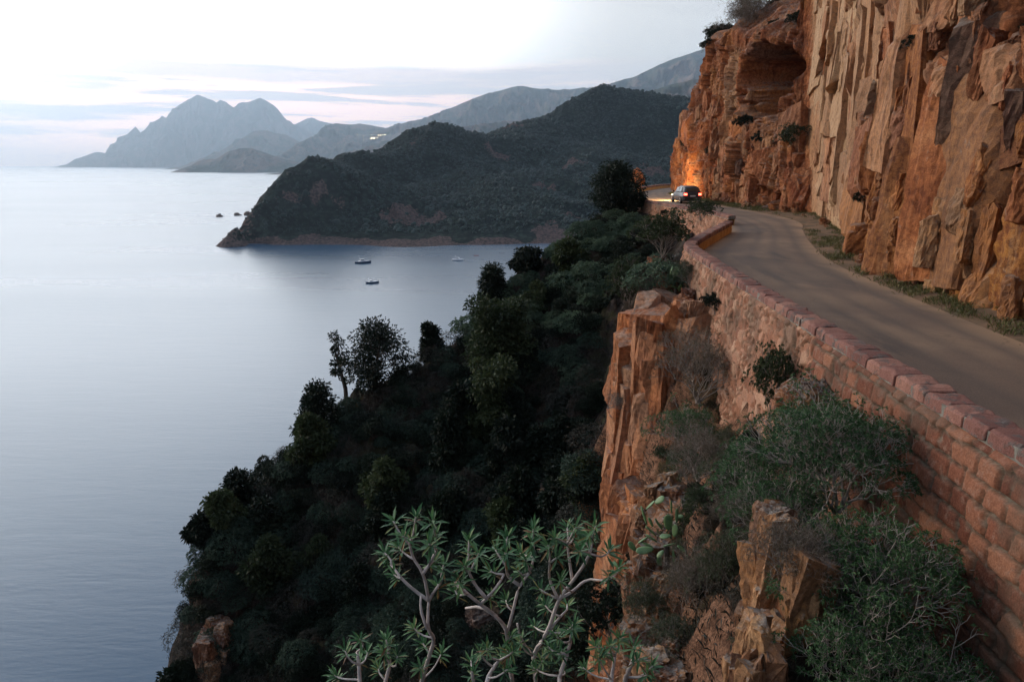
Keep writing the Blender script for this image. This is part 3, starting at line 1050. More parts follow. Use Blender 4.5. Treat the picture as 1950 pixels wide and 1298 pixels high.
strew(150, 9, 29.3, .5, 24, (1.3, 3.0), (2.2, 6.0), (1.6, 2.8), (-.5, .38), .28, 1000, 'near', .035, .07)
strew(230, 10, 29.4, .2, 20, (.7, 1.5), (.8, 2.6), (.8, 1.6), (-.45, .38), .34, 2000, 'near', .04, .09)
strew(330, 12, 29.4, .0, 14, (.22, .6), (.4, 1.7), (.4, .9), (-.3, .36), .35, 3000, 'near', .035)
strew(90, 29.6, 47.6, 1, 24, (1.8, 4.2), (3, 8), (1.0, 1.6), (-.10, .12), .05, 4000, 'slab', .03, .03)
strew(110, 29.6, 47.6, .2, 16, (.6, 1.6), (.8, 2.6), (.5, .9), (-.14, .12), .12, 4500, 'slab', .03, .05)
strew(130, 49.6, 81, .3, 13.5, (1.3, 3.2), (1.8, 5.0), (1.5, 2.6), (-.5, .45), .25, 5000, 'far', .07)
strew(330, 49.6, 81, .0, 13.5, (.5, 1.3), (.7, 2.4), (.8, 1.5), (-.35, .5), .35, 6000, 'far', .05)
# single big shapes: the flat grey-orange buttress beside the slab and the prow at the cave
for (a_, b_, h_, hz_, out, pl, sd) in ((1640, 1686, 12.0, 13.0, .55, .55, 1), (1632, 1660, 5.2, 6.0, .5, .35, 2), (1716, 1768, 13.0, 13.0, .5, .6, 3), (1826, 1870, 10.5, 8.0, .55, .1, 4)):
    s0, s1 = sorted((s_at_px(a_), s_at_px(b_)))
    p_, n_, yy_, tz_ = base_at((s0 + s1) / 2, h_)
    bk.add(p_ + np.array((n_[0], n_[1], 0)) * (out - 1.1), (min(2.4, max(1.2, s1 - s0)), 2.2, hz_ * .8), math.atan2(n_[1], n_[0]) + math.pi / 2 - .12, 900 + sd, (0, .02), 8, .05, .55, pl, 0, .1)
o = link('cliff', bk.mesh('cliff'), [M_cliff])
tag(o, kind='structure')


# ================================================================== HILLSIDE below the road
C = []
rdg = [(1200, 392, 60), (1130, 430, 57), (1062, 476, 55), (992, 526, 52), (932, 600, 50), (884, 655, 48), (805, 700, 46), (705, 755, 44), (610, 838, 41), (520, 918, 39), (440, 985, 37), (383, 1062, 35), (366, 1160, 33), (402, 1310, 30)]
for a, b, y in rdg:
    p = at(a, b, y)
    C.append(p)
    C.append(p + np.array((-5, 6, -9)))
    C.append(p + np.array((-14, 17, -30)))
for a, b, y in [(1232, 455, 50), (1190, 520, 47), (1150, 600, 44), (1150, 750, 38), (1120, 900, 33), (1120, 1100, 28), (1060, 600, 47), (1000, 700, 43), (1000, 900, 36), (1000, 1100, 30), (1000, 1290, 25),
                (850, 800, 42), (850, 1000, 34), (850, 1290, 26), (700, 900, 38), (700, 1100, 33), (700, 1290, 28), (550, 1000, 37), (550, 1290, 29), (470, 1150, 33),
                (1440, 880, 14), (1350, 930, 13), (1300, 1010, 12.3), (1250, 1110, 11.5), (1310, 1190, 10), (1250, 1300, 9), (1400, 1090, 9.8), (1400, 1310, 7.3), (1600, 1230, 6.9), (1750, 1430, 5.4),
                (1290, 550, 24.5), (1350, 590, 22.5), (1400, 660, 18.5)]:
    C.append(at(a, b, y))
C += [np.array(p, float) for p in [
    (5.2, 24, -.7), (5.1, 19, -1.4), (5.0, 14.6, -2.7), (4.95, 10, -2.4), (4.8, 7, -2.5), (4.8, 4, -2.3), (4.5, 0, -1.8), (5, -5, -1.5),
    (1.75, 8.6, -7), (2.0, 12, -8), (2.4, 16, -10), (2.2, 20, -12), (2.5, 25, -9), (5.6, 28, -2.0), (8.5, 33, -2.0), (10.6, 38, -1.8), (11.2, 44, -1.8), (10.1, 52, -1.8), (9.0, 61, -1.7),
    (0, 0, 1.4), (1.5, 1, 1.2), (3, 1.0, .6), (-1, 0, 1.2), (.4, 2.6, .5), (1.0, 3.0, .2), (-.6, 2.5, .3), (.4, 5, -4), (-.8, 4, -3.5), (2, 5, -1.9), (-4, 3, -8), (-8, 0, -15), (-5, 10, -16), (0, 10, -15), (-2, 15, -18), (-12, 12, -22),
    (0, -6, 1.5), (4, -6, 0), (-6, -6, -8),
    (-60, 60, -86), (-60, 20, -86), (-45, 0, -70), (-34, -6, -52), (-60, 110, -90), (-30, 110, -85), (-20, 24, -26), (-27, 30, -40),
    (9.6, 70, -2.0), (11.8, 81, -2.0), (15.5, 93, -2.5), (20.5, 106, -3), (30, 112, -4), (40, 112, -4), (28, 122, -14), (12, 105, -14), (5, 90, -14), (2, 75, -12), (40, 123, -16), (-10, 95, -45)]]
fG = tps(C, .002)
gx2 = np.concatenate([np.arange(-60, -26, 1.0), np.arange(-26, 13.01, .22), np.arange(13.5, 44, 1.5)])
gy2 = np.concatenate([np.arange(-6, 62, .26), np.arange(62, 124, 1.0)])
GX, GY = np.meshgrid(gx2, gy2, indexing='ij')
xy2 = np.stack([GX.ravel(), GY.ravel()], 1)
z2 = fG(xy2)
P3 = np.c_[xy2, z2 * .6]
wq = P3 + .7 * np.stack([noise3(P3 / 2, 1), noise3(P3 / 2, 2), noise3(P3 / 2, 3)], 1)
a1, q1 = facet(wq, (2.6, 2.2, 2.4), 201)
a2, q2 = facet(wq, (.9, .8, .9), 202)
a3, q3 = facet(wq, (.33, .3, .3), 203)
dst = np.hypot(xy2[:, 0], xy2[:, 1])
k1 = np.interp(dst, [0, 4, 10, 25], [.15, .25, .6, 1.0])
z2 = z2 + (a1 * .8 + a2 * .42) * k1 + a3 * .16 + fbm(P3 / 1.2, 205, 3) * .25 * k1
# keep it below road level behind the parapets
ol, _ = path(LEFT, .5)
xo = np.interp(xy2[:, 1], ol[:, 1], ol[:, 0])
far_b = sstep(xy2[:, 1], 100, 106)
behind = sstep(xy2[:, 0] - xo, -.25, .15) * (xy2[:, 1] < 108)
z2 = np.where(behind > 0, np.minimum(z2, -.4 - 2.2 * behind), z2)
z2 = np.minimum(z2, np.where(xy2[:, 0] > xo - 2.5, -.35, 9))
xcut = np.interp(xy2[:, 1], [7, 8.5, 12, 17, 21, 24], [1.9, 2.1, 2.55, 3.3, 3.7, 3.9])
cut = sstep(xy2[:, 0], xcut + .25, xcut - .55) * sstep(xy2[:, 1], 6.8, 8.2) * sstep(xy2[:, 1], 25, 22)
z2 = z2 * (1 - cut) + np.minimum(z2, -12 - .25 * xy2[:, 1] + a2 * .5) * cut
Z2 = z2.reshape(len(gx2), len(gy2))
# drop the faces under road and cliff
qf = grid_faces(len(gx2), len(gy2))
fx = xy2[qf[:, 0]]
xo_f = np.interp(fx[:, 1], ol[:, 1], ol[:, 0])
qf = qf[(fx[:, 0] < xo_f + .6) | (fx[:, 1] > 107)]
m, t = new_mat('hillside_ground')
oc = t.node('ShaderNodeTexCoord').outputs['Object']
n1 = t.noise(oc, .5, 6, .65, .3)
n2 = t.noise(oc, 5, 7, .7)
n3 = t.noise(oc, 28, 3, .6)
soil = t.mix(t.ss(n1, .38, .62), (.018, .014, .010), (.05, .034, .022))
stone = t.mix(t.ss(n2, .35, .65), (.09, .045, .027), (.24, .125, .075))
stone_d = t.mix(t.ss(n2, .35, .65), (.02, .016, .014), (.065, .048, .04))
stone = t.mix(attr(t, 'pale'), stone_d, stone)
f = t.ss(t.math('ADD', attr(t, 'tint'), t.math('MULTIPLY', t.math('SUBTRACT', n2, .5), .8)), .35, .6)
c = t.mix(f, soil, stone)
c = t.mix(t.math('MULTIPLY', t.ss(n1, .52, .62), .7), c, (.035, .038, .018))
c = t.mix(1.0, c, t.mix(t.ss(n3, .35, .65), (.65, .65, .65), (1.25, 1.25, 1.25)), 'MULTIPLY')
M_hill = finish(m, t, c, .95, t.math('ADD', n2, t.math('MULTIPLY', n3, .25)), .9, .12, .1)
steep = np.hypot(*np.gradient(Z2, gx2, gy2)).ravel()
redd = sstep(xy2[:, 0], 1.2, 2.6) * sstep(xy2[:, 1], 27, 24)
tnt = np.clip(sstep(steep, .9, 1.8) + .55 * (q2 - .5) + .18, 0, 1)
o = link('hillside', mesh_np('hillside', np.c_[xy2, z2], [qf], True, {'tint': tnt, 'pale': redd}), [M_hill])
tag(o, kind='structure')


def ground(x, y):
    i = min(max(int(np.searchsorted(gx2, x)), 1), len(gx2) - 1)
    j = min(max(int(np.searchsorted(gy2, y)), 1), len(gy2) - 1)
    fx_ = (x - gx2[i - 1]) / (gx2[i] - gx2[i - 1])
    fy_ = (y - gy2[j - 1]) / (gy2[j] - gy2[j - 1])
    a = Z2[i - 1, j - 1] * (1 - fx_) + Z2[i, j - 1] * fx_
    b = Z2[i - 1, j] * (1 - fx_) + Z2[i, j] * fx_
    return float(a * (1 - fy_) + b * fy_)


def march(px, py, y0=4.0, y1=90.0):
    """where the sight line through px, py first meets the hillside"""
    prev = None
    for y in np.arange(y0, y1, .15):
        p = at(px, py, y)
        g = ground(p[0], p[1])
        if p[2] < g:
            return np.array((p[0], p[1], g))
        prev = p
    return prev

# ================================================================== ROCKS
def rock_mesh(name, c, rad, seed, cell=.8, amp=.3, power=2.6, lean=(0, 0), nu=220, nv=150, flat_top=0.0, stretch=2.0, vert=True):
    """a rock outcrop: a superellipsoid broken into facets"""
    th = np.linspace(0, 2 * np.pi, nu, endpoint=False)
    ph = np.linspace(-np.pi / 2 + .02, np.pi / 2 - .004, nv)
    TH, PH = np.meshgrid(th, ph, indexing='ij')
    sg = lambda v, e: np.sign(v) * np.abs(v) ** e
    e = 2 / power
    U = np.stack([sg(np.cos(PH), e) * sg(np.cos(TH), e), sg(np.cos(PH), e) * sg(np.sin(TH), e), sg(np.sin(PH), e)], -1).reshape(-1, 3)
    Pp = U * np.array(rad)
    Pw = Pp + cell * .45 * np.stack([fbm(Pp / cell, seed, 3), fbm(Pp / cell, seed + 1, 3), fbm(Pp / cell, seed + 2, 3)], 1) + seed * 3.1
    st = np.array((1, 1, stretch if vert else 1.0))
    if vert:
        Pw[:, 0] += Pw[:, 2] * .18
    b1, s1 = facet(Pw, cell * 2.4 * st, seed + 10)
    b2, s2 = facet(Pw, cell * st, seed + 11)
    b3, s3 = facet(Pw, cell * .38 * st, seed + 12)
    b4, s4 = facet(Pw, cell * .16 * st, seed + 13)
    d = amp * (1.6 * b1 + .9 * b2 + .5 * b3 + .24 * b4) + amp * .7 * fbm(Pp / np.array((cell, cell, cell * stretch * 1.5)), seed + 20, 4)
    N = U / (np.array(rad) * .6 + .4)
    N /= np.linalg.norm(N, axis=1)[:, None]
    Pp = Pp + N * d[:, None]
    Pp[:, 0] += lean[0] * Pp[:, 2]
    Pp[:, 1] += lean[1] * Pp[:, 2]
    tint = np.clip(.5 + .4 * (s1 - .5) + .45 * (s2 - .5) + .3 * (s3 - .5), 0, 1)
    palea = .5 * sstep(fbm(Pp / (cell * 2), seed + 30, 3), .05, .4)
    topm = sstep(N[:, 2], .55, .9)
    darka = .55 * sstep(fbm(Pp / np.array((cell * .7, cell * .7, cell * 3)), seed + 31, 4), .2, .42)
    me = mesh_np(name, Pp, [grid_faces(nu, nv, True)], True, {'tint': tint, 'pale': palea, 'dark': darka, 'ochre': 0 * tint})
    return me


def rock(name, c, rad, seed, mat, label, cat='rock', group=None, rz=0.0, **kw):
    o = link(name, rock_mesh(name, c, rad, seed, **kw), [mat])
    o.location = tuple(float(v) for v in c)
    o.rotation_euler = (0, 0, rz)
    tag(o, label, cat, group)
    return o


def block_rock(name, c, rad, count, seed, mat, label, cat='rock', ws=(.5, 1.2), hz=(1.2, 3.5), rough=.05, yawj=.5, pale=.2, core=True, tiltj=.08, shape=2.6, n=14):
    """an outcrop of fractured blocks packed over a core"""
    b_ = Blocks(n)
    r_ = np.random.RandomState(seed)
    if core:
        b_.add((0, 0, 0), (rad[0] * 1.5, rad[1] * 1.5, rad[2] * 1.9), .1, seed, (0, 0), 10, .08, .4, pale * .5)
    for k in range(count):
        th = r_.uniform(0, 2 * np.pi)
        h_ = r_.uniform(-1, .93)
        prof = (1 - abs(max(h_, 0)) ** shape) ** (1 / shape)
        sx, sy, sz = r_.uniform(*ws), r_.uniform(*ws) * .9, r_.uniform(*hz)
        pos = np.array((rad[0] * prof * math.cos(th), rad[1] * prof * math.sin(th), h_ * rad[2]))
        inn = np.array((math.cos(th), math.sin(th), 0)) * sy * r_.uniform(.25, .5)
        pos = pos - inn
        pos[2] = min(pos[2], rad[2] - sz * .42)
        b_.add(pos, (sx, sy, sz), th + math.pi / 2 + r_.normal(0, yawj * .4), seed * 100 + k, (r_.normal(0, tiltj), r_.normal(0, tiltj)), 9, rough, np.clip(r_.normal(.5, .22), 0, 1), np.clip(r_.normal(pale, .2), 0, .8), np.clip(r_.normal(-.2, .3), 0, .6), np.clip(r_.normal(-.2, .3), 0, .5))
    o_ = link(name, b_.mesh(name), [mat])
    o_.location = tuple(float(v) for v in c)
    tag(o_, label, cat)
    return o_


block_rock('rock_outcrop', (4.85, 21.5, -6.6), (1.5, 2.5, 5.45), 150, 5, M_pillar, 'tall cracked orange granite pillar standing below the bend of the road wall', 'rock pillar', (.7, 1.5), (1.4, 4.2), .028)
block_rock('rock_outcrop', (5.35, 21.0, -2.4), (.5, 1.2, 1.7), 40, 9, M_pillar, 'reddish rock rib between the orange pillar and the rubble wall', 'rock', (.3, .7), (.6, 1.6), .04)
block_rock('rock_outcrop', (3.7, 17.8, -10.2), (1.25, 1.6, 4.6), 90, 15, M_pillar, 'lower orange rock shoulder at the foot of the granite pillar', 'rock', (.5, 1.2), (1.0, 3.0), .028)

# ================================================================== WALLS
m, t = new_mat('wall_stone')
oc = t.node('ShaderNodeTexCoord').outputs['Object']
tn = attr(t, 'tint'); mo = attr(t, 'mortar'); bl = attr(t, 'block')
n1 = t.noise(oc, 7, 7, .68, .2)
n2 = t.noise(oc, 45, 4, .65)
n0 = t.noise(oc, .7, 5, .6)
c = t.ramp(tn, [(0, (.20, .085, .05)), (.35, (.30, .14, .082)), (.7, (.37, .19, .12)), (1, (.42, .26, .17))])
cb = t.ramp(tn, [(0, (.115, .042, .026)), (.5, (.185, .072, .043)), (1, (.275, .125, .072))])
c = t.mix(bl, c, cb)
c = t.mix(t.math('MULTIPLY', t.ss(n1, .5, .66), .55), c, (.25, .16, .12))
c = t.mix(1.0, c, t.mix(t.ss(n2, .3, .7), (.72, .7, .7), (1.18, 1.18, 1.18)), 'MULTIPLY')
mc = t.mix(t.ss(n1, .4, .6), (.045, .04, .03), (.14, .13, .10))
mc2 = t.mix(t.ss(n1, .4, .6), (.06, .034, .022), (.26, .17, .115))
mc = t.mix(bl, mc2, mc)
c = t.mix(mo, c, mc)
c = t.mix(t.math('MULTIPLY', t.ss(n0, .48, .62), .6), c, (.085, .068, .05))
M_wall = finish(m, t, c, .9, t.math('ADD', n1, t.math('MULTIPLY', n2, .3)), .7, .03, .15)

m, t = new_mat('coping_stone')
oc = t.node('ShaderNodeTexCoord').outputs['Object']
tn = attr(t, 'tint')
n1 = t.noise(oc, 5, 7, .7, .3)
n2 = t.noise(oc, 50, 4, .65)
c = t.ramp(tn, [(0, (.15, .068, .056)), (.5, (.24, .115, .09)), (1, (.32, .165, .12))])
c = t.mix(t.math('MULTIPLY', t.ss(n1, .50, .60), .8), c, (.11, .10, .09))
c = t.mix(t.math('MULTIPLY', t.ss(n1, .64, .72), .7), c, (.30, .28, .25))
c = t.mix(1.0, c, t.mix(t.ss(n2, .3, .7), (.7, .7, .7), (1.2, 1.2, 1.2)), 'MULTIPLY')
M_cope = finish(m, t, c, .9, t.math('ADD', n1, t.math('MULTIPLY', n2, .3)), .9, .035, .15)
M_mortar = plain('pale_mortar', (.17, .16, .135), .95, vary=.35, scale=9)
m, t = new_mat('parapet_render')
oc = t.node('ShaderNodeTexCoord').outputs['Object']
n1 = t.noise(oc, 3, 6, .65)
n2 = t.noise(oc, 25, 4, .65)
c = t.mix(t.ss(n1, .35, .65), (.40, .21, .08), (.55, .32, .13))
c = t.mix(t.math('MULTIPLY', t.ss(n2, .5, .7), .5), c, (.22, .14, .08))
M_render = finish(m, t, c, .9, n2, .6, .03, .15)


def vor2(u, v, seed):
    """2-D stones: nearest and second nearest, and a number per stone"""
    I, J = np.floor(u).astype(np.int64), np.floor(v).astype(np.int64)
    d1 = np.full(len(u), 9.0); d2 = d1.copy(); rid = np.zeros(len(u)); gx_ = rid.copy()
    for a in (-1, 0, 1):
        for b in (-1, 0, 1):
            h = h32(I + a, J + b, I * 0, seed)
            ex = u - (I + a + .1 + .8 * rnd(h, 1)); ey = v - (J + b + .1 + .8 * rnd(h, 2))
            d = np.hypot(ex, ey)
            nearer = d < d1
            d2 = np.where(nearer, d1, np.minimum(d2, d))
            rid = np.where(nearer, rnd(h, 3), rid)
            gx_ = np.where(nearer, (rnd(h, 4) - .5) * ex + (rnd(h, 5) - .5) * ey, gx_)
            d1 = np.minimum(d1, d)
    return d2 - d1, rid, gx_


def stone_wall(name, pts, zlo, ztop, step_s, step_z, seed, label, cat, split=None, thick=.38, cope=(.3, .5)):
    root = empty(name, (*pts[0], 0))
    off = np.array((pts[0][0], pts[0][1], 0.0))
    Pw_, sw = path(pts, step_s, 2)
    Nw, Tw = normals2(Pw_)
    zs = np.arange(zlo, ztop - .17, step_z)
    ns_, nz = len(sw), len(zs)
    SS, ZZ = np.meshgrid(sw, zs, indexing='ij')
    s1, z1 = SS.ravel(), ZZ.ravel()
    P0 = np.stack([s1, z1, 0 * s1], 1)
    ws = s1 + .10 * fbm(P0 * 1.5, seed, 3); wz = z1 + .05 * fbm(P0 * 1.3, seed + 1, 3)
    e, rid, gg = vor2(ws / .33, wz / .27, seed)
    edge_r = e * .30
    e2, rid2, gg2 = vor2(ws / .17, wz / .14, seed + 7)
    small = sstep(fbm(P0 * .9, seed + 9, 3), .05, .2)
    edge_r = np.where(small > .5, e2 * .15, edge_r)
    rid_r = np.where(small > .5, rid2, rid)
    gg = np.where(small > .5, gg2, gg)
    # squared blocks in courses
    rowv = (wz + .05 * noise3(P0 * np.array((1.2, .1, 1)), 4)) / .26
    row = np.floor(rowv + .18 * np.sin(np.floor(rowv) * 2.3))
    rf = rowv - row
    rf = rowv - np.floor(rowv); row = np.floor(rowv)
    blen = .36
    k = ws / blen + row * .47
    kk = np.floor(k)
    hL = rnd(h32(kk, row, row * 0, seed + 3), 1) * .5 - .25
    hR = rnd(h32(kk + 1, row, row * 0, seed + 3), 1) * .5 - .25
    fk = k - kk
    cellid = np.where(fk < hL, kk - 1, np.where(fk > 1 + hR, kk + 1, kk))
    dj = np.minimum(np.abs(fk - hL), np.abs(1 + hR - fk)) * blen
    hl2 = rnd(h32(kk + 2, row, row * 0, seed + 3), 1) * .5 - .25
    edge_b = np.minimum(dj, np.minimum(rf, 1 - rf) * .26) + .012 * fbm(P0 * 9, seed + 5, 3)
    hb = h32(cellid, row, row * 0, seed + 4)
    rid_b = rnd(hb, 2)
    yy = np.repeat(Pw_[:, 1], nz)
    blk = sstep(yy, split + 1.2, split - 1.2) if split is not None else 0 * yy
    blk_s = (blk + .5 * noise3(P0 * 2.5, 5) > .5).astype(float)
    edge_ = np.where(blk_s > .5, edge_b, edge_r)
    rid_ = np.where(blk_s > .5, rid_b, rid_r)
    body = sstep(edge_, .004, .022)
    disp_ = body * (.045 + .02 * blk_s + .04 * (rid_ - .5)) + np.where(blk_s > .5, .0, gg * .13 * body) + .018 * fbm(P0 * 6, seed + 6, 4) * body + .05 * fbm(P0 * .5, seed + 8, 3)
    disp_ += (ztop - z1) * .07
    top_fade = sstep(z1, ztop - .17, ztop - .26)
    N3 = np.repeat(Nw, nz, 0)
    PB = np.repeat(Pw_, nz, 0)
    Vw = np.c_[PB + N3 * (disp_ * top_fade + .0)[:, None], z1] - off
    link('wall_face', mesh_np('wall_face', Vw, [grid_faces(ns_, nz)], True, {'tint': rid_, 'mortar': sstep(edge_, .03, .006), 'block': blk_s}), [M_wall], root)
    # road side of the parapet
    Pc, sc_ = path(pts, .12, 2)
    Nc, Tc = normals2(Pc)
    zi = np.linspace(-.25, ztop - .16, 7)
    A_ = np.repeat(Pc - Nc * (thick - .05), 7, 0)
    Zi = np.tile(zi, len(Pc))
    nzz = .02 * fbm(np.c_[A_ * 2.2, Zi * 3], seed + 11, 3)
    A_ = A_ - np.repeat(Nc, 7, 0) * nzz[:, None]
    link('road_side', mesh_np('road_side', np.c_[A_, Zi] - off, [grid_faces(len(Pc), 7)], True), [M_render], root)
    # mortar bed and coping blocks
    mb = MB()
    rs_ = np.random.RandomState(seed)
    rows_ = []
    for P_, N_ in zip(Pc[::3], Nc[::3]):
        a, b = P_ - N_ * .0 + N_ * .015, P_ - N_ * (thick - .03)
        rows_.append([(*(a) - off[:2], ztop - .21), (*(b) - off[:2], ztop - .21), (*(b) - off[:2], ztop - .045), (*(a) - off[:2], ztop - .045)])
    mb.loft(rows_)
    mb.build('mortar_bed', M_mortar, root)
    mb = MB()
    s_ = 0.0
    while s_ < sc_[-1] - .15:
        L = rs_.uniform(*cope)
        a, b = s_ + .003, min(s_ + L - .005, sc_[-1])
        rings = []
        hz = rs_.normal(0, .007)
        ow, iw = rs_.uniform(.035, .06), rs_.uniform(.0, .03)
        for q in np.linspace(a, b, 4):
            c0 = np.array([np.interp(q, sc_, Pc[:, k_]) for k_ in (0, 1)]) - off[:2]
            n0_ = np.array([np.interp(q, sc_, Nc[:, k_]) for k_ in (0, 1)])
            j = lambda v=.012: rs_.normal(0, v)
            e_ = .018 if q in (a, b) else 0
            o1, i1 = c0 + n0_ * (ow + j() - e_), c0 - n0_ * (thick + iw + j() - e_)
            mid = (o1 + i1) / 2
            zt = ztop + hz
            rings.append([(*o1, ztop - .175 + j(.006)), (*(i1), ztop - .175), (*(i1 + n0_ * .01), zt - .03 - e_), (*(i1 + n0_ * .04), zt + j(.006) - e_), (*mid, zt + j(.01) - e_ * .6),
                          (*(o1 - n0_ * .045), zt + j(.008) - e_), (*(o1 - n0_ * .006), zt - .035 + j(.006) - e_)])
        mb.loft(rings, True, rs_.rand())
        s_ += L
    mb.build('coping', M_cope, root, bevel=.01, seg=1)
    tag(root, label, cat)
    return root


stone_wall('parapet_wall', OUT1, -4.8, .56, .034, .034, 3, 'pink granite retaining wall with a chunky coping running along the near road edge', 'stone wall', split=12.0)
stone_wall('parapet_wall', OUT2, -3.0, .56, .09, .05, 29, 'far rubble stone wall curving round the distant bend beyond the dark tree', 'stone wall', cope=(.35, .6))

# ================================================================== LOOSE ROCKS
block_rock('rock_outcrop', (3.28, 7.6, -2.68), (.22, .95, 1.8), 60, 31, M_ledge, 'grey-topped rock ledge with a sharp pale edge beside the bushy spurge', 'rock', (.22, .46), (.5, 1.5), .014, pale=.35, core=False)
block_rock('rock_outcrop', (2.62, 6.6, -3.0), (.20, .42, 1.5), 34, 37, M_ledge, 'narrow upright orange slab at the bottom edge below the ledge', 'rock', (.18, .36), (.6, 1.7), .010, pale=.4)
block_rock('rock_outcrop', (2.3, 8.9, -4.5), (.42, .55, .9), 40, 41, M_ledge, 'small split rock at the bottom of the gap between pillar and ledge', 'rock', (.2, .45), (.3, .9), .02)
block_rock('rock_outcrop', (2.7, 11.6, -4.7), (.55, .7, 1.15), 50, 43, M_ledge, 'broken pinkish rock just below the lower prickly pear', 'rock', (.22, .55), (.4, 1.1), .025)
block_rock('rock_outcrop', (2.25, 10.2, -5.3), (.5, .6, 1.1), 45, 45, M_ledge, 'pinkish rock at the lower left foot of the prickly pear bank', 'rock', (.22, .55), (.4, 1.1), .025)
block_rock('rock_outcrop', (3.3, 13.4, -4.9), (.6, 1.4, 1.5), 70, 46, M_ledge, 'rough reddish rock step between the pillar and the lower prickly pear', 'rock', (.25, .6), (.4, 1.4), .025)
p = at(1452, 880, 13.8)
rock('boulder', p, (.36, .34, .26), 47, M_ledge, 'rounded orange boulder lying below the small dark bush', 'boulder', nu=120, nv=90, cell=.3, amp=.05, power=2.2, vert=False)
p = at(1607, 722, 11.3)
rock('boulder', (4.92, 11.2, -.55), (.42, .5, .40), 49, M_ledge, 'grey-brown boulder leaning against the near wall above the spurge', 'boulder', nu=140, nv=100, cell=.35, amp=.07, power=2.4, vert=False)
p = at(372, 1100, 33.6)
block_rock('rock_outcrop', p + np.array((.35, .5, -1.9)), (.85, 1.1, 1.7), 50, 51, M_crag, 'reddish crag jutting out at the left end of the dark slope', 'rock', (.4, .9), (.6, 1.6), .04)
p = at(385, 1240, 30.5)
block_rock('rock_outcrop', p + np.array((.45, .6, -1.6)), (.85, 1.2, 2.6), 60, 53, M_crag, 'long reddish overhang of bare rock above the sea at lower left', 'rock', (.4, .8), (.8, 2.2), .04)
p = at(1213, 351, 88)
rock('rock_outcrop', p + np.array((0, 0, .5)), (.85, .85, 1.45), 55, M_pillar, 'small pointed rock pinnacle standing behind the far bend parapet', 'rock', nu=90, nv=90, cell=.8, amp=.22, power=1.5, lean=(-.08, 0))
# stones peeping through the dark slope
for k, (a, b, r, lb) in enumerate([(885, 800, .45, 'grey stone half buried in the middle of the dark slope'), (862, 812, .34, 'small grey stone left of another stone on the dark slope'), (1040, 950, .8, 'dim brown rock face in the hollow left of the orange pillar'),
                                (920, 1180, .9, 'dim reddish rock behind the pale stems of the foreground spurge'), (700, 805, .5, 'grey rock on the slope below the round olive tree'), (1255, 505, .6, 'pinkish rock bank among shrubs left of the wall corner'), (470, 955, .55, 'dark crag on the skyline between two bushes')]):
    q = march(a, b, 8)
    rock('rock', q + np.array((0, 0, -.1 * r)), (r, r * .9, r * .8), 60 + k, M_searock if k not in (5,) else M_pillar, lb, 'rock', nu=90, nv=70, cell=.45, amp=.16, vert=False, rz=k * 1.1)
for k, (a, b, w_, h_, lb) in enumerate([(419, 412.5, 12, 2.2, 'flat dark sea rock farthest out from the headland point'), (452, 410, 14, 5.0, 'middle humped sea rock off the headland'), (472, 409.5, 17, 6.2, 'double humped sea rock touching the headland'),
                                        (429, 455, 9, 1.8, 'low flat reef rock in front of the headland tip')]):
    q = onz(a, b, SEA)
    sc_ = q[1] / F
    rock('sea_rock', q, (w_ / 2 * sc_ * 1.0, 5, h_ * sc_), 81 + k, M_searock, lb, 'sea rock', nu=70, nv=50, cell=3.5, amp=1.2, power=1.8, vert=False)

SC = block_rock('fallen_rock', (0, 0, 0), (.22, .17, .15), 10, 131, M_cliff, 'small fallen rock lying on the verge at the foot of the cliff', 'rock', (.12, .26), (.1, .22), .012, n=7)
SC['group'] = 'fallen rocks along the foot of the cliff'
rv = np.random.RandomState(8)
for k in range(34):
    i_, j_ = rv.randint(120, 420), rv.randint(9, 19)
    o = SC if k == 0 else SC.copy()
    if k:
        COL.objects.link(o)
    q_ = VERGE[i_, j_]
    s_ = rv.gamma(2.2, .42) + .25
    o.location = (float(q_[0]), float(q_[1]), float(q_[2]) + .06 * s_)
    o.scale = (s_, s_ * rv.uniform(.8, 1.2), s_ * rv.uniform(.7, 1.1))
    o.rotation_euler = (0, 0, rv.uniform(0, 6.28))

# ================================================================== CAR (at rest on the road, lamps lit)
M_paint = plain('dark_grey_paint', (.03, .03, .034), .4, .4, .1, vary=.05)
M_glass = plain('dark_car_glass', (.012, .014, .017), .08, .7)
M_rubber = plain('tyre_rubber', (.012, .012, .012), .9)
M_alloy = plain('alloy', (.35, .35, .36), .35, .5, .9)
M_black = plain('black_trim', (.018, .018, .018), .6)
M_tail = plain('lit_tail_lamp', (.5, .02, .015), .3, .5, 0, (1.0, .06, .035), 16)
M_head = plain('lit_head_lamp', (.8, .75, .6), .2, .5, 0, (1.0, .8, .5), 22)
M_plate = plain('white_plate', (.6, .6, .58), .5)


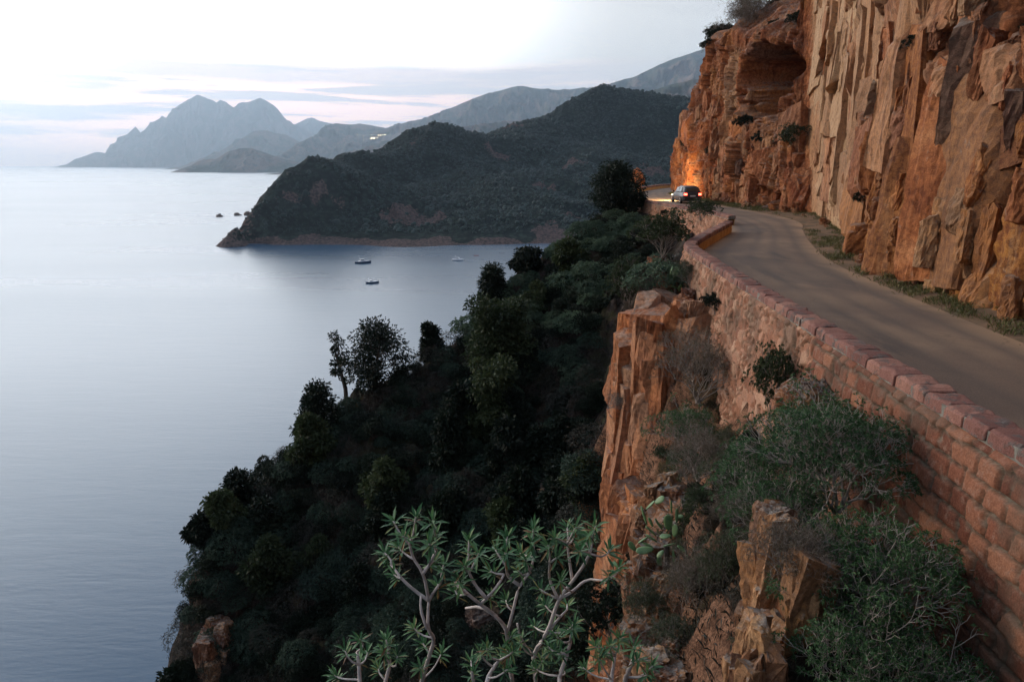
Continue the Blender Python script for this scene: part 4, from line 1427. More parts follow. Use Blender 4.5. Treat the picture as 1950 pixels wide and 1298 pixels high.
def car():
    root = empty('car', (15.0, 62.5, .03), R(3))
    # the car's own axes: +y forward, x across
    def section(y, zb, zt, wb, wt, wm):
        zm = zb + (zt - zb) * .55
        half = [(wb * .9, zb), (wb, zb + .06), (wm, zm), (wt, zt - .05), (wt * .92, zt)]
        return [(x, y, z_) for x, z_ in half] + [(-x, y, z_) for x, z_ in reversed(half)]
    mb = MB()
    mb.loft([section(-1.95, .34, .78, .66, .60, .68), section(-1.88, .26, .92, .76, .68, .80), section(-1.5, .20, .97, .82, .74, .86), section(-.6, .18, .95, .83, .77, .87),
             section(.7, .18, .93, .83, .77, .87), section(1.35, .19, .84, .82, .72, .85), section(1.8, .22, .72, .78, .64, .80), section(1.98, .30, .60, .66, .55, .68)])
    mb.build('body', M_paint, root, True, .02)
    def top(y, z0, z1, w0, w1):
        half = [(w0, z0), ((w0 + w1) / 2 + .02, (z0 + z1) / 2), (w1, z1 - .04), (w1 * .86, z1)]
        return [(x, y, z_) for x, z_ in half] + [(-x, y, z_) for x, z_ in reversed(half)]
    mb = MB()
    mb.loft([top(-1.82, .90, 1.02, .70, .66), top(-1.50, .92, 1.40, .72, .56), top(-.9, .93, 1.47, .74, .58), top(.0, .92, 1.46, .74, .57), top(.55, .90, 1.33, .74, .58), top(1.1, .86, .95, .72, .66)])
    mb.build('cabin', M_paint, root, True, .02)
    gl = MB()
    gl.box((0, -1.72, 1.17), (1.06, .02, .30), M=Matrix.Rotation(R(-37), 3, 'X'))
    gl.build('rear_window', M_glass, root, bevel=.01)
    gl = MB()
    gl.box((0, .87, 1.16), (1.12, .02, .42), M=Matrix.Rotation(R(54), 3, 'X'))
    gl.build('windscreen', M_glass, root, bevel=.01)
    for sx in (-1, 1):
        gl = MB()
        for y0, y1 in ((-1.15, -.42), (-.36, .5)):
            gl.loft([[(sx * .775, y0, .98), (sx * .775, y1, .98), (sx * .655, min(y1, .34), 1.36), (sx * .655, y0 + .08, 1.36)], [(sx * .74, y0, .98), (sx * .74, y1, .98), (sx * .62, min(y1, .34), 1.36), (sx * .62, y0 + .08, 1.36)]])
        gl.build('side_window', M_glass, root)
        mi = MB()
        mi.box((sx * .93, .62, .98), (.16, .10, .12))
        mi.build('mirror', M_paint, root, bevel=.02)
        for yy in (-1.22, 1.22):
            wh = MB()
            an_ = np.linspace(0, 2 * np.pi, 24, endpoint=False)
            ring = lambda x, r: [(x, yy + r * math.cos(q), .31 + r * math.sin(q)) for q in an_]
            wh.loft([ring(sx * .70, .26), ring(sx * .71, .31), ring(sx * .86, .31), ring(sx * .885, .27), ring(sx * .885, .2)])
            ty = wh.build('wheel', M_rubber, root, True)
            rm_ = MB()
            rm_.loft([ring(sx * .87, .20), ring(sx * .895, .19), ring(sx * .88, .05)])
            rm_.build('rim', M_alloy, ty)
        tl = MB()
        tl.box((sx * .60, -1.925, .80), (.24, .10, .15))
        tl.build('tail_light', M_tail, root, bevel=.02)
        hd = MB()
        hd.box((sx * .58, 1.885, .60), (.26, .12, .12))
        hd.build('headlight', M_head, root, bevel=.02)
        ld = bpy.data.lights.new('headlamp', 'SPOT')
        ld.energy = 6500
        ld.color = (1.0, .66, .30)
        ld.spot_size = R(100)
        ld.spot_blend = .8
        ld.shadow_soft_size = .12
        lo = bpy.data.objects.new('headlamp', ld)
        COL.objects.link(lo)
        lo.parent = root
        lo.location = (sx * .58, 2.05, .72)
        lo.rotation_euler = (R(87), 0, R(6))
    bp = MB()
    bp.box((0, -1.96, .44), (1.42, .10, .20))
    bp.build('bumper', M_black, root, bevel=.03)
    pl = MB()
    pl.box((0, -1.985, .66), (.46, .02, .11))
    pl.build('number_plate', M_plate, root)
    tag(root, 'dark hatchback with lit red tail lights driving away along the cliff road', 'car')
    return root


car()

# ================================================================== BOATS
M_white = plain('white_gelcoat', (.75, .76, .77), .3, .5)
M_navy = plain('navy_hull', (.02, .05, .10), .3, .5)
M_grn = plain('dark_hull_band', (.03, .06, .06), .4)
M_deck = plain('deck_teak', (.35, .26, .18), .7)
M_redd = plain('red_dinghy_hull', (.28, .05, .05), .5)
M_gry = plain('grey_dinghy_hull', (.25, .27, .30), .5)


def boat(px, py, L, az, hullm, style, label):
    q = onz(px, py, SEA)
    root = empty('motor_boat' if style else 'dinghy', q, R(az))
    Wd = L * (.15 if style else .2)
    Hh_ = L * (.115 if style else .09)
    def sec(k):
        x = -L / 2 + k * L
        wdt = Wd * (1 if k < .5 else max(.02, 1 - ((k - .5) / .5) ** 2.1))
        top_ = Hh_ * (1 + .5 * max(0, k - .35) ** 1.3)
        return [(x, 0, -.35), (x, wdt * .7, -.2), (x + .02 * L * k, wdt, top_ * .55), (x + .03 * L * k, wdt * .98, top_), (x + .03 * L * k, -wdt * .98, top_), (x + .02 * L * k, -wdt, top_ * .55), (x, -wdt * .7, -.2)]
    hb_ = MB()
    hb_.loft([sec(k) for k in np.linspace(0, 1, 14)])
    hb_.build('hull', hullm, root, True)
    if not style:
        d_ = MB()
        d_.box((-.05 * L, 0, Hh_ * 1.0), (L * .1, Wd * 1.8, .08))
        d_.box((.18 * L, 0, Hh_ * 1.05), (L * .08, Wd * 1.6, .08))
        d_.build('thwart', M_deck, root)
        e_ = MB()
        e_.box((-L * .5, 0, Hh_ * 1.2), (.3, .3, .7))
        e_.build('outboard_motor', M_black, root)
    else:
        d_ = MB()
        d_.loft([[(x, Wd * .9 * f, Hh_ * zz_), (x, -Wd * .9 * f, Hh_ * zz_), (x, -Wd * .85 * f, Hh_ * (zz_ + .28)), (x, Wd * .85 * f, Hh_ * (zz_ + .28))] for x, f, zz_ in ((-L * .3, 1, .95), (0, 1, .98), (L * .25, .8, 1.1), (L * .42, .3, 1.2))])
        d_.build('foredeck', M_white, root)
        s_ = MB()
        x0, x1 = (-L * .18, L * .18) if style != 2 else (-.22 * L, .06 * L)
        hC = Hh_ * (1.25 if style == 1 else 1.0)
        s_.loft([[(x, w_, Hh_ * 1.1), (x, -w_, Hh_ * 1.1), (x + sh, -w_ * .85, Hh_ * 1.1 + hC * f), (x + sh, w_ * .85, Hh_ * 1.1 + hC * f)] for x, w_, f, sh in ((x0, Wd * .75, 1, .05 * L), (x1 - .1 * L, Wd * .75, 1, 0), (x1, Wd * .65, .35, -.0 * L))])
        cb_ = s_.build('cabin', M_white, root, bevel=.05)
        w_ = MB()
        w_.box(((x0 + x1) / 2 - .03 * L, 0, Hh_ * 1.1 + hC * .62), ((x1 - x0) * .62, Wd * 1.56, hC * .3))
        w_.build('cabin_window', M_glass, cb_)
        a_ = MB()
        a_.tube([(x0, -Wd * .6, Hh_ * 1.1 + hC), (x0 - .04 * L, -Wd * .5, Hh_ * 1.1 + hC * 1.8), (x0 - .04 * L, Wd * .5, Hh_ * 1.1 + hC * 1.8), (x0, Wd * .6, Hh_ * 1.1 + hC)], .12)
        a_.tube([(x0 - .04 * L, 0, Hh_ * 1.1 + hC * 1.8), (x0 - .05 * L, 0, Hh_ * 1.1 + hC * 2.6)], .06)
        a_.build('radar_arch', M_white, root)
        r_ = MB()
        for sy in (-1, 1):
            r_.tube([(k * L - L / 2, sy * Wd * (1 if k < .5 else max(.05, 1 - ((k - .5) / .5) ** 2.1)) * .92, Hh_ * (1 + .5 * max(0, k - .35) ** 1.3) + .75) for k in np.linspace(.45, .98, 8)], .04, 4)
        r_.build('bow_rail', M_alloy, root)
    tag(root, label, 'boat', 'boats anchored in the bay')
    return root


boat(691, 501, 13.0, 16, M_navy, 1, 'dark blue motor yacht with white upperworks nearest the middle of the bay')
boat(709, 539, 9.0, 20, M_navy, 2, 'small blue cabin boat closest to the dark slope')
boat(872, 496, 9.8, -14, M_white, 1, 'white cabin cruiser anchored below the headland shore')
boat(907, 487, 4.6, 5, M_redd, 0, 'tiny red dinghy floating right of the white cruiser')
boat(956, 482.5, 4.6, 10, M_gry, 0, 'tiny grey dinghy nearest the trees of the slope')

# ================================================================== VILLAGE on the far hill
M_hwall = plain('village_wall', (.22, .2, .18), .8)
M_hroof = plain('village_roof', (.28, .13, .09), .8)
M_lit = plain('lit_window', (.9, .8, .6), .5, .3, 0, (1.0, .74, .42), 260)
mt = [o for o in bpy.data.objects if o.name.startswith('mountain')]
target = max(mt, key=lambda o: -abs(np.mean([v.co.y for v in o.data.vertices]) - 11000 + 900))
co = np.empty(len(target.data.vertices) * 3, np.float32)
target.data.vertices.foreach_get('co', co)
co = co.reshape(-1, 3).astype(float)
rel = co - np.array((0, 0, CAMZ))
dep = rel[:, 1] * CP - rel[:, 2] * SP
ppx = 975 + F * rel[:, 0] / dep
ppy = 649 - F * (rel[:, 1] * SP + rel[:, 2] * CP) / dep
lights = [(395, 490), (477, 480), (563, 380), (727, 385), (693, 478), (715, 510), (800, 463), (932, 388), (1022, 383), (920, 493), (955, 465), (1013, 463), (1095, 463), (1117, 383), (1187, 380), (1243, 375), (1308, 378)]
proto = None
for k, (a, b) in enumerate(lights):
    a, b = 640 + a / 13.93, 230 + b / 13.93
    sel = np.where((co[:, 1] < 10980) & (np.abs(ppx - a) < 5))[0]
    sel = sel[np.argsort(co[sel, 1])]
    hit = sel[np.argmax(ppy[sel] <= b)]
    pos = at(a, b, co[hit, 1] - 60)
    if proto is None:
        proto = empty('village_house', pos)
        w_ = MB(); w_.box((0, 4, -4), (12, 10, 24)); w_.build('wall', M_hwall, proto)
        r_ = MB(); r_.loft([[(-7, -2, 8), (7, -2, 8), (7, 10, 8), (-7, 10, 8)], [(-6, 3.5, 11), (6, 3.5, 11), (6, 4.5, 11), (-6, 4.5, 11)]]); r_.build('roof', M_hroof, proto)
        g_ = MB(); g_.box((-3, -1.2, 1), (3.4, .5, 3)); g_.build('window', M_lit, proto)
        ho = proto
    else:
        ho = copy_tree(proto)
        ho.location = tuple(pos)
    sc_ = (.6, .8, .75, .55, .55, .7, 1.15, .85, .5, .95, 1.0, 1.1, 1.1, .6, .8, .75, .95)[k] * .62
    ho.scale = (sc_, sc_, sc_)
    tag(ho, 'distant lit house of the hillside village across the gulf', 'house', 'lit houses of the distant village')

# ================================================================== PLANTS
class Leaves:
    def __init__(self):
        self.V, self.T = [], []

    def add(self, P, D, Lh, Wd, rs, tint=None, droop=.25):
        """diamond leaves: P (n,3) bases, D (n,3) directions"""
        P = np.asarray(P, float); D = np.asarray(D, float)
        D = D / (np.linalg.norm(D, axis=1)[:, None] + 1e-9)
        n = len(P)
        Sd = np.cross(D, rs.normal(0, 1, (n, 3)))
        Sd /= np.linalg.norm(Sd, axis=1)[:, None] + 1e-9
        Lh = np.broadcast_to(Lh, n)[:, None]; Wd = np.broadcast_to(Wd, n)[:, None]
        mid = P + D * Lh * .5
        tip = P + D * Lh - np.array((0, 0, 1)) * Lh * droop
        self.V.append(np.stack([P, mid + Sd * Wd / 2, tip, mid - Sd * Wd / 2], 1).reshape(-1, 3))
        self.T.append(np.repeat(rs.rand(n) if tint is None else np.clip(np.broadcast_to(tint, n) + rs.uniform(-.2, .2, n), 0, 1), 4))

    def mesh(self, name):
        V = np.concatenate(self.V)
        F_ = np.arange(len(V)).reshape(-1, 4)
        return mesh_np(name, V, [F_], False, {'tint': np.concatenate(self.T)})


def unit(v):
    return v / (np.linalg.norm(v) + 1e-9)


def rosette(lv, p, d, rs, n=9, L=.06, Wd=.014, tint=None):
    M = rotmat(d)
    a = rs.uniform(0, 2 * np.pi, n)
    e = rs.uniform(.05, .95, n)
    D = np.stack([np.cos(a) * np.cos(e), np.sin(a) * np.cos(e), np.sin(e)], 1) @ M.T
    lv.add(np.repeat(np.asarray(p)[None], n, 0) - 0.02 * rs.rand(n)[:, None] * d, D, L * rs.uniform(.7, 1.15, n), Wd, rs, tint)


def grow(rs, mb, tips, p, d, L, r, depth, spread=.6, upb=.2, shrink=.74, kids=(2, 3), bend=.18):
    mid = p + d * L * .5 + rs.normal(0, bend * L * .35, 3)
    end = p + d * L + rs.normal(0, bend * L * .4, 3)
    mb.tube([p, mid, end], [r, r * .85, r * .72], 4)
    if depth == 0:
        tips.append((end, unit(end - mid)))
        return
    k = rs.randint(kids[0], kids[1] + 1)
    a0 = rs.uniform(0, 2 * np.pi)
    M = rotmat(d)
    for i in range(k):
        a = a0 + i * 2 * np.pi / k + rs.normal(0, .3)
        sp = spread * rs.uniform(.7, 1.25)
        nd = unit(M @ np.array((math.cos(a) * sp, math.sin(a) * sp, 1)) + np.array((0, 0, upb)))
        grow(rs, mb, tips, end, nd, L * shrink * rs.uniform(.8, 1.2), r * .7, depth - 1, spread, upb, shrink, kids, bend)


def shrub(name, seed, H, stems, depth, bark, leafm, nleaf=8, L=.055, Wd=.014, tilt=.9, r=.014, spread=.6, upb=.15, kids=(2, 3), extra=0):
    """a branching shrub, rosettes at the twig ends; an Empty with branches and foliage"""
    rs = np.random.RandomState(seed)
    mb, tips, lv = MB(), [], Leaves()
    seg = H / sum(.74 ** i for i in range(depth + 1)) * 1.05
    for i in range(stems):
        a = i * 2 * np.pi / stems + rs.normal(0, .3)
        q = rs.uniform(.15, tilt)
        d = unit(np.array((math.cos(a) * q, math.sin(a) * q, 1)))
        grow(rs, mb, tips, np.array((rs.normal(0, .03), rs.normal(0, .03), -.15)), d, seg * rs.uniform(.85, 1.15), r, depth, spread, upb, kids=kids)
    for p_, d_ in tips:
        rosette(lv, p_, d_, rs, nleaf, L, Wd)
        for _ in range(extra):
            rosette(lv, p_ - d_ * rs.uniform(.02, .3) * H * .3 + rs.normal(0, .04 * H, 3), d_, rs, nleaf, L, Wd)
    root = empty(name)
    mb.build('branches', bark, root)
    link('foliage', lv.mesh('foliage'), [leafm], root)
    return root


def dome_mesh(name, seed, nros=520, nleaf=6, L=.13, Wd=.05, flat=.8, clump=5):
    """cauliflower-like dome of leaf rosettes of unit radius, one mesh (too far to show its stems)"""
    rs = np.random.RandomState(seed)
    lv = Leaves()
    i = np.arange(nros)
    zc = 1 - (i + .5) / nros * 1.15
    a = i * 2.39996
    q = np.sqrt(np.maximum(0, 1 - np.minimum(zc ** 2, 1)))
    U = np.stack([q * np.cos(a), q * np.sin(a), zc], 1)
    lump = fbm(U * clump * .5 + seed, seed, 2)
    rad = .86 + .34 * lump + rs.normal(0, .05, nros)
    gapm = fbm(U * 3.1 + seed, seed + 4, 2) > -.38
    for k in range(nros):
        if not gapm[k]:
            continue
        p_ = U[k] * rad[k]
        rosette(lv, p_ * np.array((1, 1, flat)), unit(U[k] + np.array((0, 0, .5))), rs, nleaf, L, Wd, .5 + lump[k] * .8)
    return lv.mesh(name)


def bush_mesh(name, seed, clumps=16, leaves=230, L=.11, Wd=.05, spreadz=.8, cr=.36, shape=None):
    rs = np.random.RandomState(seed)
    lv = Leaves()
    for c in range(clumps):
        v = rs.normal(0, 1, 3)
        v = unit(v) * rs.uniform(.25, .8)
        v[2] = abs(v[2]) * spreadz + .1
        if shape is not None:
            v = shape(c, clumps, rs)
        r_ = cr * rs.uniform(.65, 1.3)
        U = rs.normal(0, 1, (leaves, 3))
        U /= np.linalg.norm(U, axis=1)[:, None]
        U[:, 2] = np.where(rs.rand(leaves) < .6, np.abs(U[:, 2]), U[:, 2])
        rr_ = r_ * rs.uniform(.5, 1.08, leaves) ** .6
        lv.add(v + U * rr_[:, None] * np.array((1, 1, .8)), U + rs.normal(0, .5, (leaves, 3)), L * rs.uniform(.6, 1.3, leaves), Wd, rs, rs.uniform(.15, .75), .15)
    return lv.mesh(name)


def tree(name, H, Wc, seed, leafm, label, group=None, clumps=26, leaves=300, L=.24, Wd=.11, crown0=.25, shape='round', loc=None, lean=(0, 0)):
    """tapered trunk with limbs that end in leaf clumps"""
    rs = np.random.RandomState(seed)
    mb, lv = MB(), Leaves()
    top = np.array((lean[0] * H, lean[1] * H, H * .86))
    tr = [np.array((0, 0, -.4)), np.array((rs.normal(0, .03) * H, rs.normal(0, .03) * H, H * .3)), np.array((lean[0] * .6 * H + rs.normal(0, .03) * H, lean[1] * .6 * H, H * .6)), top]
    mb.tube(tr, [H * .035, H * .028, H * .018, H * .006], 6)
    for c in range(clumps):
        k = (c + rs.rand()) / clumps
        h_ = crown0 + (1 - crown0) * k
        if shape == 'round':
            wv = Wc / 2 * math.sin(math.pi * min(1, .18 + .8 * k) ** .9)
        elif shape == 'cone':
            wv = Wc / 2 * (1.05 - k) ** .8
        else:
            wv = Wc / 2 * (.75 + .25 * math.sin(k * 7))
        a = c * 2.4 + rs.normal(0, .5)
        rad = wv * rs.uniform(.45, 1.0)
        base = np.array([np.interp(h_ * H * .8, [q[2] for q in tr], [q[i] for q in tr]) for i in (0, 1, 2)])
        pos = np.array((base[0] + math.cos(a) * rad, base[1] + math.sin(a) * rad, h_ * H))
        mb.tube([base, (base + pos) / 2 + np.array((0, 0, -.04 * H)) + rs.normal(0, .03 * H, 3), pos], [H * .011, H * .008, H * .004], 4)
        cr = Wc * .20 * rs.uniform(.7, 1.35)
        U = rs.normal(0, 1, (leaves, 3))
        U /= np.linalg.norm(U, axis=1)[:, None]
        rr_ = cr * rs.uniform(.35, 1.1, leaves)
        lv.add(pos + U * rr_[:, None] * np.array((1, 1, .75)), U + rs.normal(0, .6, (leaves, 3)), L * rs.uniform(.6, 1.3, leaves), Wd, rs, rs.uniform(.1, .8), .15)
    root = empty(name, (0, 0, 0) if loc is None else loc)
    mb.build('trunk', M_darkbark, root)
    link('crown', lv.mesh('crown'), [leafm], root)
    tag(root, label, 'tree', group)
    return root


# ---- meshes shared by the slope shrubs
DOME = [dome_mesh('spurge_dome', s) for s in (1, 2, 3)]
BUSH = [bush_mesh('dark_bush', s) for s in (11, 12, 13)]
THIN = [dome_mesh('thin_shrub', s, 300, 5, .17, .022, .85, 4) for s in (21, 22)]
for me in DOME: me.materials.append(L_grey)
DOMEUP = [me.copy() for me in DOME]
for me in DOMEUP: me.materials[0] = L_greyup
for me in BUSH: me.materials.append(L_dark)
L_thin = leaf_mat('thin_shrub_leaf', (.016, .018, .015), (.048, .046, .04))
for me in THIN: me.materials.append(L_thin)

rs = np.random.RandomState(5)
placed = []
ZONE = [('upper', lambda px, py: py < 640), ('middle', lambda px, py: px > 780), ('lower left', lambda px, py: True)]
LAB = {'d': ('spurge_shrub', 'shrub', 'rounded grey-green spurge dome on the %s part of the shaded slope'), 'b': ('dark_bush', 'bush', 'dense dark green bush on the %s part of the shaded slope'), 't': ('thin_shrub', 'shrub', 'thin brownish twiggy shrub on the %s part of the shaded slope')}
tries = 0
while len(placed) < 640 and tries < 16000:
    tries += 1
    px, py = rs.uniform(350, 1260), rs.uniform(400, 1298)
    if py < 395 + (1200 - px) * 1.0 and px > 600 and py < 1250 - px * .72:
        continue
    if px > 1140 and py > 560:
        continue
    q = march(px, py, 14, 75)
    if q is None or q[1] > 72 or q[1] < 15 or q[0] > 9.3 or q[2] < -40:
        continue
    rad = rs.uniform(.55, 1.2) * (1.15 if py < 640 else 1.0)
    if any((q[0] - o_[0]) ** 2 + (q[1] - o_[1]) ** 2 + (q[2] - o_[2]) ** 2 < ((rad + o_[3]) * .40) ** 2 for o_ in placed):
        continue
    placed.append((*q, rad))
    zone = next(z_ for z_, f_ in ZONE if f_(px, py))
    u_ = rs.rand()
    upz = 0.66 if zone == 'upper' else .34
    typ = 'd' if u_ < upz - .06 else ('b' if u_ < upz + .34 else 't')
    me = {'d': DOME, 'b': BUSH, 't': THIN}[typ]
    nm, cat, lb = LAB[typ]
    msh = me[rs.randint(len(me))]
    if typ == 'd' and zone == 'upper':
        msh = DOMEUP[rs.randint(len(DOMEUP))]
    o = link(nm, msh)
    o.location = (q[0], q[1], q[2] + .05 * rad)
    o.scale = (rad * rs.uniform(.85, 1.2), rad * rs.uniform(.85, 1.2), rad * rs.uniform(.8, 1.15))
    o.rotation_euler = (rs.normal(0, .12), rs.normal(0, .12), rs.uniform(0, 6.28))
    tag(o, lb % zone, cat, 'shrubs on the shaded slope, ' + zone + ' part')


# undergrowth between them: nobody could count it
n = 42000
gx_ = rs.uniform(-25, 10, n); gy_ = rs.uniform(6, 66, n)
nn = 16000
gx_ = np.r_[gx_, rs.uniform(2.0, 5.0, nn)]; gy_ = np.r_[gy_, rs.uniform(5.5, 21, nn)]
gz_ = np.array([ground(a, b) for a, b in zip(gx_, gy_)])
ok = (gx_ < np.interp(gy_, ol[:, 1], ol[:, 0]) - .3) & (gz_ > -36) & (gx_ < 9.4)
P_ = np.stack([gx_, gy_, gz_], 1)[ok]
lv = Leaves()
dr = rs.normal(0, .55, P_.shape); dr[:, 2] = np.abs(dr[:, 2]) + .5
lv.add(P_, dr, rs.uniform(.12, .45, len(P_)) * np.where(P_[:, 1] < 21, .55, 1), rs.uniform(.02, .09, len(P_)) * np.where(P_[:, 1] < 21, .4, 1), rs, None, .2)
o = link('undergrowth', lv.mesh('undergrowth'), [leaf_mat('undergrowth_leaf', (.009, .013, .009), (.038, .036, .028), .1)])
tag(o, 'low dark undergrowth covering the shaded slope', 'undergrowth', kind='stuff')


def stand(px, py, y0=8):
    return march(px, py, y0, 80)


def tree_px(name, px, ytop, ybase, wpx, seed, leafm, label, y=None, dz=0, **kw):
    q = at(px, ybase, y) if y else stand(px, ybase)
    q = np.array((q[0], q[1], ground(q[0], q[1])))
    tpx = F / q[1]
    ztop = at(px, ytop, q[1])[2]
    return tree(name, ztop - q[2], wpx / tpx, seed, leafm, label, loc=q, **kw)


tree_px('evergreen_tree', 1172, 318, 425, 92, 1, L_dark, 'dark bushy evergreen tree standing out against the bay at the far bend', y=57.5, clumps=34, leaves=420, crown0=.06, L=.24, Wd=.10)
tree_px('evergreen_tree', 1003, 478, 575, 60, 2, L_dark, 'dark upright evergreen on the skyline above the bay', y=52, clumps=22, crown0=.1, shape='col')
tree_px('evergreen_tree', 938, 512, 610, 66, 3, L_dark, 'spiky dark evergreen leaning over the water near the white cruiser', y=50, clumps=22, crown0=.15, shape='cone', Wd=.07, L=.3)
tree_px('evergreen_tree', 952, 578, 850, 120, 4, L_olive, 'tall dark ivy-clad tree hanging down the middle of the slope', y=43.5, clumps=60, leaves=320, crown0=.02, shape='col')
tree_px('evergreen_tree', 935, 690, 880, 100, 14, L_olive, 'lower ivy-clad tree in front of the tall ivy-clad tree', y=39.5, clumps=40, leaves=300, crown0=.02, shape='col')
tree_px('olive_tree', 715, 622, 765, 128, 5, L_dark, 'round-crowned tree with sky gaps on the slope skyline', y=44.5, clumps=26, leaves=300, crown0=.16, L=.22, Wd=.10)
tree_px('olive_tree', 660, 640, 765, 46, 6, L_dark, 'thin open tree with bare twigs left of the round-crowned tree', y=44.0, clumps=10, leaves=120, crown0=.4, L=.2, Wd=.09, lean=(-.12, 0))
tree_px('evergreen_tree', 822, 616, 705, 46, 7, L_dark, 'small upright evergreen between the round tree and the ivy tree', y=46.8, clumps=16, crown0=.1, shape='col')
tree_px('evergreen_tree', 612, 738, 850, 88, 8, L_dark, 'low rounded dark tree below the round-crowned tree', y=41.5, clumps=22, crown0=.15)
tree_px('evergreen_tree', 462, 905, 990, 70, 9, L_dark, 'small dark tree on the lower skyline above the red crag', y=37.2, clumps=18, crown0=.1)
tree_px('evergreen_tree', 398, 985, 1080, 66, 10, L_dark, 'leafy dark tree directly above the red crag', y=34.8, clumps=18, crown0=.12)
tree_px('evergreen_tree', 348, 1268, 1330, 66, 12, L_dark, 'dark bush-like tree cut off by the bottom left edge', y=30.5, clumps=16, crown0=.05)

for k in range(26):
    for _ in range(40):
        px, py = rs.uniform(380, 1130), rs.uniform(470, 1200)
        q = march(px, py, 14, 75)
        if q is not None and 18 < q[1] < 66 and q[0] < 8 and q[2] > -30 and not (py < 395 + (1200 - px) and px > 600) and not (py < 1250 - px * .72):
            break
    if k == 0:
        T0 = tree('evergreen_tree', 2.6, 1.9, 77, L_dark, 'small dark evergreen tree rising out of the scrub on the shaded slope', 'small evergreens on the shaded slope', clumps=18, leaves=300, crown0=.05)
        T1 = tree('evergreen_tree', 2.4, 2.2, 78, L_olive, 'small olive green tree rising out of the scrub on the shaded slope', 'small olive green trees on the shaded slope', clumps=18, leaves=260, crown0=.08)
    src = T0 if k % 3 else T1
    o = src if k < 2 and (src is T1 or k == 1) else copy_tree(src)
    o.location = (q[0], q[1], q[2] - .1)
    sc_ = rs.uniform(.6, 1.15)
    o.scale = (sc_, sc_, sc_ * rs.uniform(.85, 1.2))
    o.rotation_euler = (0, 0, rs.uniform(0, 6.28))

# ---- shrubs near the wall, each seen on its own
SPURGE = shrub('spurge_shrub', 41, 1.15, 10, 5, M_bark, L_spurge, nleaf=8, L=.055, Wd=.014, r=.016, tilt=1.25)
GREEN = shrub('green_shrub', 42, 1.0, 9, 4, M_twig, L_olive, nleaf=9, L=.075, Wd=.024, r=.012, extra=1)
TWIG = shrub('twiggy_shrub', 43, 1.1, 11, 5, M_twig, L_dry, nleaf=5, L=.05, Wd=.010, r=.013, kids=(2, 3), tilt=1.2)
HEATH = shrub('heath_shrub', 44, .8, 12, 4, M_twig, L_heath, nleaf=10, L=.06, Wd=.008, r=.008, extra=1, tilt=.7)
DARKB = shrub('dark_bush', 45, .6, 10, 3, M_twig, L_dark, nleaf=14, L=.06, Wd=.018, r=.01, extra=3)
protos = {'s': SPURGE, 'g': GREEN, 't': TWIG, 'h': HEATH, 'k': DARKB}
used = set()


def put(kind, loc, sc, label, cat='shrub', rz=None, tilt=(0, 0), group=None):
    src = protos[kind]
    if kind in used:
        o = copy_tree(src)
    else:
        o = src
        used.add(kind)
    o.location = tuple(float(v) for v in loc)
    s_ = sc if isinstance(sc, (tuple, list)) else (sc, sc, sc)
    o.scale = s_
    o.rotation_euler = (tilt[0], tilt[1], rs.uniform(0, 6.28) if rz is None else rz)
    tag(o, label, cat, group)
    return o


def put_px(kind, px, py, y, sc, label, **kw):
    p_ = at(px, py, y)
    return put(kind, p_, sc, label, **kw)


# big spurge bushes between ledge and near wall
put('s', (4.30, 8.6, -1.0), 1.2, 'bushy green spurge growing against the near wall below the boulder', rz=.4)
put('s', (4.15, 7.2, -1.75), 1.12, 'lower spurge with bleached stems beside the squared blocks of the wall', rz=2.1)
put('s', (3.62, 6.3, -2.15), .95, 'green spurge tuft rooted on the shady side of the pale rock edge', rz=3.7)
put('s', (4.2, 5.9, -2.6), 1.1, 'spurge with curling pale twigs at the bottom right foot of the wall', rz=5.0)
put('s', (4.6, 9.9, -1.2), 1.1, 'small spurge spreading up to the coping behind the bushy one', rz=1.2)
put('s', (3.85, 9.6, -1.7), 1.1, 'broad spurge filling the top of the ledge left of the bushy one', rz=2.9)
put('s', (3.75, 7.3, -1.9), 1.0, 'leafy spurge leaning over the middle of the pale rock ledge', rz=4.4)
put('s', (4.55, 5.2, -2.75), 1.1, 'spurge filling the very bottom corner between wall and frame edge', rz=.7)
put('s', (3.75, 5.3, -2.7), 1.0, 'spurge at the bottom edge right of the upright orange slab', rz=1.7)
put('t', (3.3, 7.1, -1.25), .5, 'grey dead twigs on top of the pale ledge', rz=.7)
put('s', (3.5, 8.6, -1.5), .8, 'spurge growing over the back of the pale ledge', rz=2.7)
put('g', (4.95, 12.9, -1.3), (.62, .62, 1.25), 'airy green shrub climbing the rubble wall above the boulder', rz=.3)
put('t', (4.85, 17.6, -2.55), 1.45, 'large grey leafless twiggy shrub between the orange pillar and the wall', rz=.9)
put('s', (4.2, 15.8, -3.25), .95, 'green spurge under the large grey twiggy shrub', rz=.9)
put('k', (5.55, 19.0, -.55), .85, 'dark grey rounded bush on the rubble wall above the twiggy shrub', cat='bush')
put('k', (5.0, 13.9, -2.5), .72, 'small dark green bush at the foot of the rubble wall', cat='bush')
put('h', (5.75, 22.6, -.45), (.7, .7, .9), 'brownish heath tuft hanging beside the upper prickly pear', tilt=(.3, -.3))
put('h', (5.7, 24.0, -.4), .6, 'small heath tuft just under the coping of the wall corner')
put_px('g', 1262, 480, 27.5, (1.6, 1.6, 1.5), 'wide pale green shrub outside the bend of the near parapet')
put_px('g', 1200, 575, 25.2, (1.15, 1.15, 1.5), 'olive green shrub on the left shoulder above the orange pillar')
put_px('t', 1232, 560, 24.4, (.95, .95, .8), 'grey twiggy bush on top of the orange pillar')
put_px('h', 1330, 572, 22.9, .9, 'brown heath on the rock right of the upper prickly pear')
put_px('g', 1335, 415, 37.5, (1.2, 1.2, .9), 'green shrub in the gap between the two parapets')
put_px('k', 1270, 412, 51, .9, 'round dark bush growing out of the far rubble wall', cat='bush')
